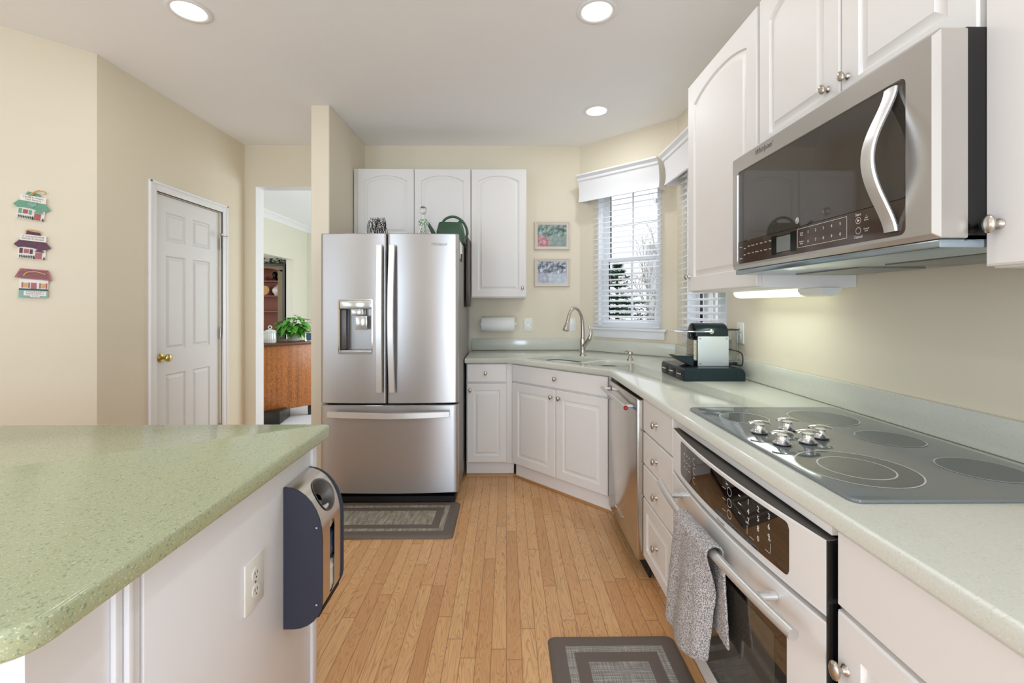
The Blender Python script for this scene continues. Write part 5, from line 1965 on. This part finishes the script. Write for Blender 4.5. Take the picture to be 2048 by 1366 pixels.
def plaque(label, s0, zc, style, rot=0.0):
    c = wx + s0 * math.cos(PA), wy + s0 * math.sin(PA)
    t = thing('house_plaque', label, 'wall plaque', (c[0] + 0.0007 * math.sin(PA), c[1] - 0.0007 * math.cos(PA), zc), PA, 'ceramic house plaques on the left wall')
    G, RM = {'green': ('glaze_green', 'glaze_teal'), 'plum': ('glaze_plum', 'glaze_plum'), 'brick': ('glaze_brick', 'glaze_plum')}[style]
    Mx = Matrix(((1, 0, 0, 0), (0, 0, 1, 0), (0, 1, 0, 0), (0, 0, 0, 1)))
    R = Matrix.Rotation(rot, 4, 'Y')

    def sl(b, pts, y0, y1):
        b.loops([[(x, -y0, z) for x, z in pts], [(x, -y1, z) for x, z in pts]], M=R)
    ins = lambda x0, z0, x1, z1: [(x0, z0), (x1, z0), (x1, z1), (x0, z1)]
    if style != 'brick':
        b = MB(); sl(b, ins(-0.050, -0.070, 0.050, 0.015), 0.0, 0.010); b.build('house_front', 'glaze_white', t)
        b = MB(); sl(b, [(-0.068, 0.0), (-0.052, -0.014), (-0.030, -0.010), (0.0, -0.012), (0.03, -0.020), (0.052, -0.016), (0.068, -0.004), (0.046, 0.026), (-0.046, 0.030)], 0.0, 0.014)
        sl(b, [(-0.030, 0.056), (0.030, 0.050), (0.022, 0.072), (-0.024, 0.076)], 0.0, 0.010)
        sl(b, [(0.008, -0.030), (0.045, -0.032), (0.026, -0.008)], 0.0135, 0.017); b.build('roof', G, t)
        b = MB(); sl(b, ins(-0.048, 0.024, 0.048, 0.056), 0.0, 0.0165); ban = b.build('banner', 'glaze_white', t)
        b = MB()
        hrt = [(0.0, -0.006), (0.017, 0.010), (0.015, 0.018), (0.007, 0.020), (0, 0.014), (-0.007, 0.020), (-0.015, 0.018), (-0.017, 0.010)]
        sl(b, hrt, 0.0138, 0.0175); b.build('heart', RM, t)
        b = MB(); sl(b, ins(0.012, -0.068, 0.036, -0.034), 0.0098, 0.0125); sl(b, ins(-0.030, -0.042, -0.012, -0.020), 0.0098, 0.0115); b.build('door_and_window', 'glaze_brick', t)
        b = MB(); sl(b, ins(-0.046, -0.044, -0.034, -0.018), 0.0098, 0.012); sl(b, ins(-0.009, -0.044, 0.002, -0.020), 0.0098, 0.012); b.build('shutters', G, t)
        b = MB()
        for k in range(9):
            sl(b, ins(-0.045 + k * 0.0062, -0.068, -0.0425 + k * 0.0062, -0.052), 0.0098, 0.012)
        sl(b, ins(-0.046, -0.061, 0.006, -0.058), 0.0098, 0.0125)
        sl(b, [(0.004, -0.069), (0.012, -0.069), (0.008, -0.050)], 0.0098, 0.013); sl(b, [(0.040, -0.069), (0.050, -0.069), (0.045, -0.052)], 0.0098, 0.013)
        b.build('fence_and_shrubs', 'glaze_dark', t)
        b = MB()
        tx_ = ('Home is Where', 'Your Story is') if style == 'green' else ('IT IS ALWAYS HOME', 'WITHOUT IN THE HEART')
        b.text(tx_[0], 0.0115, 0, 0.046, -0.0168, ext=0.0002, scx=0.95 if style == 'green' else 0.75, M=R); b.text(tx_[1], 0.0115, 0, 0.034, -0.0168, ext=0.0002, scx=0.95 if style == 'green' else 0.62, M=R)
        b.build('lettering', 'ink', ban, smooth=False)
        b = MB()
        if style == 'green':
            b.sweep(smooth([(-0.012, -0.019, 0.052), (0.0, -0.024, 0.068), (0.018, -0.028, 0.084), (0.030, -0.026, 0.090)]), 0.0022, 6)
            b.sweep(smooth([(-0.002, -0.019, 0.056), (0.014, -0.026, 0.076), (0.04, -0.030, 0.084), (0.052, -0.026, 0.076), (0.040, -0.022, 0.068)]), 0.0022, 6)
        else:
            b.sweep(smooth([(-0.026, -0.012, 0.072), (-0.015, -0.014, 0.082), (0.02, -0.014, 0.078), (0.030, -0.012, 0.068)]), 0.003, 6)
        b.build('raffia_bow', 'raffia', t)
    else:
        b = MB(); sl(b, ins(-0.050, -0.072, 0.056, 0.022), 0.0, 0.010); b.build('house_front', 'glaze_white', t)
        b = MB(); sl(b, [(-0.068, 0.030), (0.068, 0.018), (0.052, 0.074), (-0.050, 0.076)], 0.0, 0.015); rf_ = b.build('roof', 'glaze_brick', t)
        b = MB()
        for r_ in range(6):
            for k in range(12):
                x_ = -0.054 + k * 0.0098 + (0.0045 if r_ % 2 else 0)
                z_ = 0.031 + r_ * 0.0073
                if abs(x_) < 0.060 - r_ * 0.0022:
                    sl(b, ins(x_ - 0.003, z_ - 0.0022, x_ + 0.003, z_ + 0.0018), 0.0148, 0.0162)
        b.build('shingles', 'glaze_plum', rf_)
        b = MB(); sl(b, ins(-0.050, -0.074, 0.056, -0.032), 0.0, 0.013); ban = b.build('lawn', 'glaze_teal', t)
        b = MB(); sl(b, ins(-0.050, -0.036, 0.056, -0.028), 0.0, 0.015); b.build('hedge', 'glaze_dark', t)
        b = MB(); sl(b, ins(-0.032, -0.064, 0.050, -0.040), 0.0128, 0.0145); sl(b, ins(-0.008, -0.072, 0.026, -0.062), 0.0128, 0.0145); bb_ = b.build('banner', 'glaze_white', ban)
        b = MB()
        for k_, (tx_, zz) in enumerate((('A HOUSE IS JUST A', -0.045), ('HOUSE WITHOUT', -0.055), ('A CAT', -0.066))):
            b.text(tx_, 0.0085, 0.009, zz, -0.0148, ext=0.0002, scx=0.95, M=R)
        b.build('lettering', 'ink', bb_, smooth=False)
        b = MB(); sl(b, ins(-0.008, -0.030, 0.012, 0.004), 0.0098, 0.0125); sl(b, ins(-0.042, -0.024, -0.036, 0.004), 0.0098, 0.012); sl(b, ins(-0.018, -0.024, -0.012, 0.004), 0.0098, 0.012); sl(b, ins(0.022, -0.024, 0.028, 0.004), 0.0098, 0.012); sl(b, ins(0.046, -0.024, 0.052, 0.004), 0.0098, 0.012); b.build('door_and_shutters', 'glaze_brick', t)
        b = MB(); sl(b, ins(-0.034, -0.022, -0.020, 0.002), 0.0098, 0.0115); sl(b, ins(0.030, -0.022, 0.044, 0.002), 0.0098, 0.0115); b.build('window_panes', 'raffia', t)
        b = MB(); b.sweep(smooth([(-0.035, -0.017, 0.040), (-0.02, -0.019, 0.058), (0.01, -0.019, 0.062), (0.045, -0.017, 0.050)]), 0.003, 6); b.build('raffia_bow', 'raffia', t)
    return t


plaque('green roofed ceramic house plaque with raffia bow, topmost of the three', 1.246, 1.832, 'green', 0.10)
plaque('plum roofed ceramic house plaque, middle of the three', 1.248, 1.625, 'plum', 0.06)
plaque('ceramic house plaque with pink shingle roof, lowest of the three', 1.250, 1.425, 'brick', 0.04)

# ---------------------------------------------------------------- dining room beyond the doorway
t = thing('sideboard', 'quarter sawn oak sideboard standing in the dining room beyond the doorway', 'sideboard', (-2.34, 5.46, 0), math.atan2(5.46 - 4.93, -2.34 + 2.78))
# local x runs from -L (left) to 0 at the right end
SL = 0.72
b = MB(); b.box(-SL, 0.0, 0.115, 0, 0.60, 0.852, 0.003); b.build('case', 'quarter_oak', t)
b = MB(); b.box(-SL - 0.03, -0.03, 0.853, 0.03, 0.64, 0.882, 0.005); b.build('top', 'wood_dark', t)
for xx, yy in ((-0.035, 0.002), (-0.035, 0.55), (-SL + 0.002, 0.002), (-SL + 0.002, 0.55)):
    b = MB(); b.box(xx, yy, 0.0, xx + 0.033, yy + 0.045, 0.1148); b.build('leg', 'hutch_dark', t)
b = MB(); b.box(-0.30, -0.18, 0.0, 0.30, 0.18, 0.14, 0.01)
o = b.build('footstool', 'hutch_dark'); o.location = (-2.82, 5.12, 0); o.rotation_euler = (0, 0, 0.15)
tag(o, 'low dark wooden box on the pale floor beneath the sideboard', 'box')

# pothos
ZS = 0.8825
t = thing('potted_pothos', 'bright green trailing pothos on the oak sideboard', 'plant', (-2.62, 5.58, ZS))
b = MB(); b.lathe([(0, 0), (0.065, 0), (0.085, 0.09), (0.090, 0.10), (0.080, 0.10), (0.07, 0.085), (0, 0.085)], 24); b.build('pot', 'porcelain', t)


def leaf(b, base, d, ln, wd, droop=0.3):
    d = Vector(d).normalized()
    side = d.cross(Vector((0, 0, 1)))
    if side.length < 0.1:
        side = Vector((1, 0, 0))
    side.normalize()
    up = side.cross(d).normalized()
    rows = []
    for f, w_ in ((0, 0.03), (0.15, 0.75), (0.35, 1.0), (0.6, 0.8), (0.82, 0.4), (1.0, 0.02)):
        c = Vector(base) + d * (ln * f) - Vector((0, 0, 1)) * (droop * ln * f * f)
        c.z = max(c.z, 0.012)
        rows.append([c - side * (wd / 2 * w_) + up * 0.006 * w_, c - up * 0.002, c + side * (wd / 2 * w_) + up * 0.006 * w_])
    for rw in rows:
        for q_ in rw:
            q_.z = max(q_.z, 0.003)
    b.loops(rows, False, False, closed=False)


rnd = random.Random(11)
bl, bs = MB(), MB()
for k in range(170):
    a = rnd.uniform(0, 2 * PI)
    el = rnd.uniform(-0.2, 1.3)
    R = rnd.uniform(0.05, 0.17)
    p = Vector((math.cos(a) * math.cos(el) * R * 1.15, math.sin(a) * math.cos(el) * R, 0.11 + math.sin(el) * R * 1.15))
    if p.z < 0.02:
        p.z = 0.02
    dr_ = Vector((math.cos(a), math.sin(a), rnd.uniform(-0.5, 0.6)))
    leaf(bl, p, dr_, rnd.uniform(0.07, 0.12), rnd.uniform(0.045, 0.07), rnd.uniform(0.2, 0.9))
    if k % 4 == 0:
        bs.sweep([(0, 0, 0.08), p * 0.55 + Vector((0, 0, 0.05)), p], 0.002, 5)
bl.build('leaves', 'leaf', t, angle=60, weld=False)
bs.build('stems', 'leaf_dark', t)
t = thing('crystal_jar', 'lidded cut crystal jar beside the pothos on the sideboard', 'jar', (-2.715, 5.20, ZS))
b = MB(); n_ = 20
L_ = []
for r_, z_ in ((0.052, 0), (0.060, 0.004), (0.062, 0.05), (0.060, 0.11), (0.063, 0.125), (0.060, 0.13)):
    L_.append([(r_ * (1 + 0.04 * (k % 2)) * math.cos(2 * PI * k / 40), r_ * (1 + 0.04 * (k % 2)) * math.sin(2 * PI * k / 40), z_) for k in range(40)])
b.loops(L_); b.build('jar_body', 'crystal_white', t, smooth=False)
b = MB(); b.lathe([(0.062, 0.1305), (0.063, 0.136), (0.04, 0.150), (0.012, 0.156), (0.010, 0.162), (0.0, 0.162)], 24); b.sweep([(0.018 * math.cos(k * PI / 8), 0, 0.178 + 0.018 * math.sin(k * PI / 8)) for k in range(16)], 0.006, 8, closed=True); b.build('lid', 'crystal_white', t)
t = thing('photo_frame', 'small silver photo frame at the right end of the sideboard', 'photo frame', (-2.355, 5.40, ZS), 0.5)
b = MB(); b.box(-0.045, -0.004, 0, 0.045, 0.004, 0.115, 0.002, M=xf((0, 0, 0), (-0.2, 0, 0))); b.build('frame', 'chrome', t)
b = MB(); b.box(-0.033, -0.0055, 0.014, 0.033, -0.0045, 0.100, M=xf((0, 0, 0), (-0.2, 0, 0))); b.build('photo', 'shadow_blue', t)
b = MB(); b.box(-0.008, 0.004, 0, 0.008, 0.06, 0.006); b.build('stand', 'black_plastic', t)
t = thing('photo_frame', 'second silver photo frame, half hidden at the doorway edge', 'photo frame', (-2.345, 5.56, ZS), 0.2)
b = MB(); b.box(-0.03, -0.004, 0, 0.03, 0.004, 0.105, 0.002, M=xf((0, 0, 0), (-0.2, 0, 0))); b.build('frame', 'chrome', t)
b = MB(); b.box(-0.022, -0.0055, 0.014, 0.022, -0.0045, 0.092, M=xf((0, 0, 0), (-0.2, 0, 0))); b.build('photo', 'machine_silver', t)

# hutch in the far room
t = thing('china_hutch', 'dark wooden hutch with red brown lit shelves in the far room', 'hutch', (-4.31, 7.86, 0), 0)
HWd = 0.46
mat('hutch_gold', (96, 84, 58), 0.35, 0.4, var=0.1)
b = MB()
b.box(-0.72, 0.0, 0.0, HWd, 0.38, 0.86)
b.box(-0.72, 0.36, 0.861, HWd, 0.38, 2.0)
b.box(HWd - 0.04, 0.0, 0.861, HWd, 0.36, 2.0)
b.box(-0.72, 0.0, 0.861, -0.68, 0.36, 2.0)
b.box(-0.74, -0.02, 2.001, HWd + 0.02, 0.40, 2.05, 0.006)
b.build('case', 'hutch_dark', t)
b = MB(); b.box(-0.68, 0.345, 0.862, HWd - 0.041, 0.359, 1.999); b.build('back_panel', 'hutch_inside', t)
for z_ in (1.20, 1.47, 1.73):
    b = MB(); b.box(-0.68, 0.03, z_, HWd - 0.041, 0.344, z_ + 0.018); b.build('shelf', 'hutch_inside', t)
b = MB()
arch = [(-0.68 + (HWd - 0.04 + 0.68) * k / 16, 1.90 + 0.06 * abs(math.sin(PI * 2 * k / 16))) for k in range(17)]
b.loops([[(x, 0.0, z) for x, z in arch] + [(HWd - 0.041, 0.0, 1.999), (-0.68, 0.0, 1.999)], [(x, 0.02, z) for x, z in arch] + [(HWd - 0.041, 0.02, 1.999), (-0.68, 0.02, 1.999)]])
b.box(HWd - 0.12, 0.0, 0.88, HWd - 0.041, 0.018, 1.93)
b.build('door_frame', 'hutch_gold', t)
hx, hy = -4.31, 7.86
for nm, lb, x_, z_, mm, pr_ in (('figurine', 'small black and white figurine on the upper hutch shelf', 0.20, 1.7485, 'wire_black', [(0, 0), (0.05, 0), (0.055, 0.03), (0.03, 0.07), (0.045, 0.11), (0.035, 0.15), (0, 0.17)]),
                                ('ceramic_cup', 'pale blue cup at the left of the upper hutch shelf', -0.06, 1.7485, 'trash_blue', [(0, 0), (0.03, 0), (0.045, 0.04), (0.045, 0.09), (0.038, 0.09), (0.036, 0.04), (0, 0.02)]),
                                ('soup_tureen', 'white lidded tureen on the lower hutch shelf', 0.25, 1.4885, 'glaze_white', [(0, 0), (0.05, 0), (0.055, 0.02), (0.09, 0.07), (0.09, 0.11), (0.06, 0.15), (0.02, 0.17), (0.015, 0.19), (0, 0.19)]),
                                ('display_plate', 'cream patterned plate leaning on the lower hutch shelf', 0.02, 1.4885, 'raffia', None)):
    b = MB()
    if pr_:
        b.lathe(pr_, 20)
    else:
        b.lathe([(0, 0), (0.05, 0.0), (0.085, 0.014), (0.087, 0.018), (0.05, 0.006), (0, 0.006)], 28, xf((0, 0, 0.087), (PI / 2 - 0.25, 0, 0)))
    o = tag(b.build(nm, mm, angle=50), lb, nm.split('_')[-1])
    o.location = (hx + x_, hy + 0.18, z_)
t = thing('trailing_ivy', 'green ivy lying on top of the dark hutch', 'plant', (-4.1, 7.95, 2.051))
rnd = random.Random(4)
b = MB()
for k in range(70):
    p = (rnd.uniform(-0.22, 0.22), rnd.uniform(-0.08, 0.12), rnd.uniform(0.01, 0.09))
    leaf(b, p, (rnd.uniform(-1, 1), rnd.uniform(-1, 0.3), rnd.uniform(-0.2, 0.6)), 0.06, 0.045, 0.4)
b.build('leaves', 'leaf_dark', t, angle=60, weld=False)
b = MB(); b.sweep([(-0.25, 0.0, 0.012), (-0.1, 0.03, 0.03), (0.05, -0.02, 0.03), (0.24, 0.02, 0.012)], 0.004, 6); b.build('stem', 'bark', t)

# ---------------------------------------------------------------- outdoors
flat('ground_lawn', [(0.9, 4.4), (3.5, 1.0), (40, -5), (40, 40), (-10, 40), (0.9, 9)], -0.9, -0.7, 'grass')
t = thing('evergreen_tree', 'dark green conifer seen low through the sink window blind', 'tree', (2.22, 9.0, -0.7))
b = MB(); b.cyl((0, 0, 0), (0, 0, 2.7), 0.09, 10, r2=0.015); b.build('trunk', 'bark', t)
rnd = random.Random(21)
b = MB()
for tier in range(24):
    f = tier / 23
    z = 0.15 + 2.6 * f
    rad = 1.6 * (1 - f) ** 0.9 + 0.05
    nb = int(16 + 30 * (1 - f))
    for k in range(nb):
        a = rnd.uniform(0, 2 * PI)
        L_ = rad * rnd.uniform(0.75, 1.08)
        for j in range(9):
            q = (j + 1) / 9
            p = Vector((math.cos(a) * L_ * q, math.sin(a) * L_ * q, z - 0.18 * L_ * q + 0.10 * q * q))
            for m_ in range(3):
                d = Vector((math.cos(a + rnd.uniform(-1.1, 1.1)), math.sin(a + rnd.uniform(-1.1, 1.1)), rnd.uniform(-0.35, 0.45)))
                s_ = d.cross(Vector((0, 0, 1))).normalized() * 0.022
                e_ = p + d * rnd.uniform(0.07, 0.14)
                b._new([p - s_, p + s_, e_], [(0, 1, 2)])
b.build('foliage', 'conifer', t, smooth=False, weld=False)


def bare_tree(label, loc, h, seed, spread=0.45):
    t = thing('bare_tree', label, 'tree', loc, 0, 'bare trees outside')
    r = random.Random(seed)
    b = MB(); bt = MB()

    def br(p, d, ln, rad, depth):
        if depth > 5 or rad < 0.003:
            return
        pts = [p]
        q = p.copy(); dd = d.copy()
        for k in range(4):
            dd = (dd + Vector((r.uniform(-.12, .12), r.uniform(-.12, .12), 0.04))).normalized()
            q = q + dd * ln / 4
            pts.append(q.copy())
        (bt if depth == 0 else b).sweep(pts, [rad * (1 - 0.08 * k) for k in range(5)], 6 if depth < 3 else 4)
        for k in range(3 if depth < 4 else 2):
            nd = (dd + Vector((r.uniform(-1, 1), r.uniform(-1, 1), r.uniform(-0.2, 0.5))) * spread * 1.5).normalized()
            br(pts[r.choice((2, 3, 4))], nd, ln * r.uniform(0.6, 0.8), rad * 0.58, depth + 1)
    br(Vector((0, 0, 0)), Vector((0, 0, 1)), h * 0.34, h * 0.010, 0)
    bt.build('trunk', 'twig', t); b.build('branches', 'twig', t, weld=False)
    return t


bare_tree('bare grey branched tree behind the conifer', (3.7, 11.5, -0.7), 5.2, 5)
bare_tree('slim bare tree farther right of the conifer', (4.9, 15.0, -0.7), 5.0, 9)
t = thing('neighbour_house', 'pale sided house with white corner boards seen through the right wall window', 'house', (7.45, 19.0, -0.7), 0)
b = MB(); b.box(0, 0, 0, 7.0, 5.0, 5.2)
for k in range(26):
    b.box(-0.01, -0.02, 0.2 * k, 7.0, 0.0, 0.2 * k + 0.015)
b.build('walls', 'siding', t, smooth=False)
b = MB()
for xx in (-0.05, 0.75, 1.5, 2.25):
    b.box(xx, -0.9, 0.0, xx + 0.16, -0.74, 2.6)
b.box(-0.1, -1.0, 2.6, 3.0, -0.05, 2.8)
b.build('porch_posts', 'trim_white', t)
b = MB(); b.loops([[(-0.3, -0.3, 5.2), (7.3, -0.3, 5.2), (7.3, 2.5, 7.0), (-0.3, 2.5, 7.0)], [(-0.3, -0.3, 5.35), (7.3, -0.3, 5.35), (7.3, 2.5, 7.15), (-0.3, 2.5, 7.15)]]); b.build('roof', 'fridge_side', t)
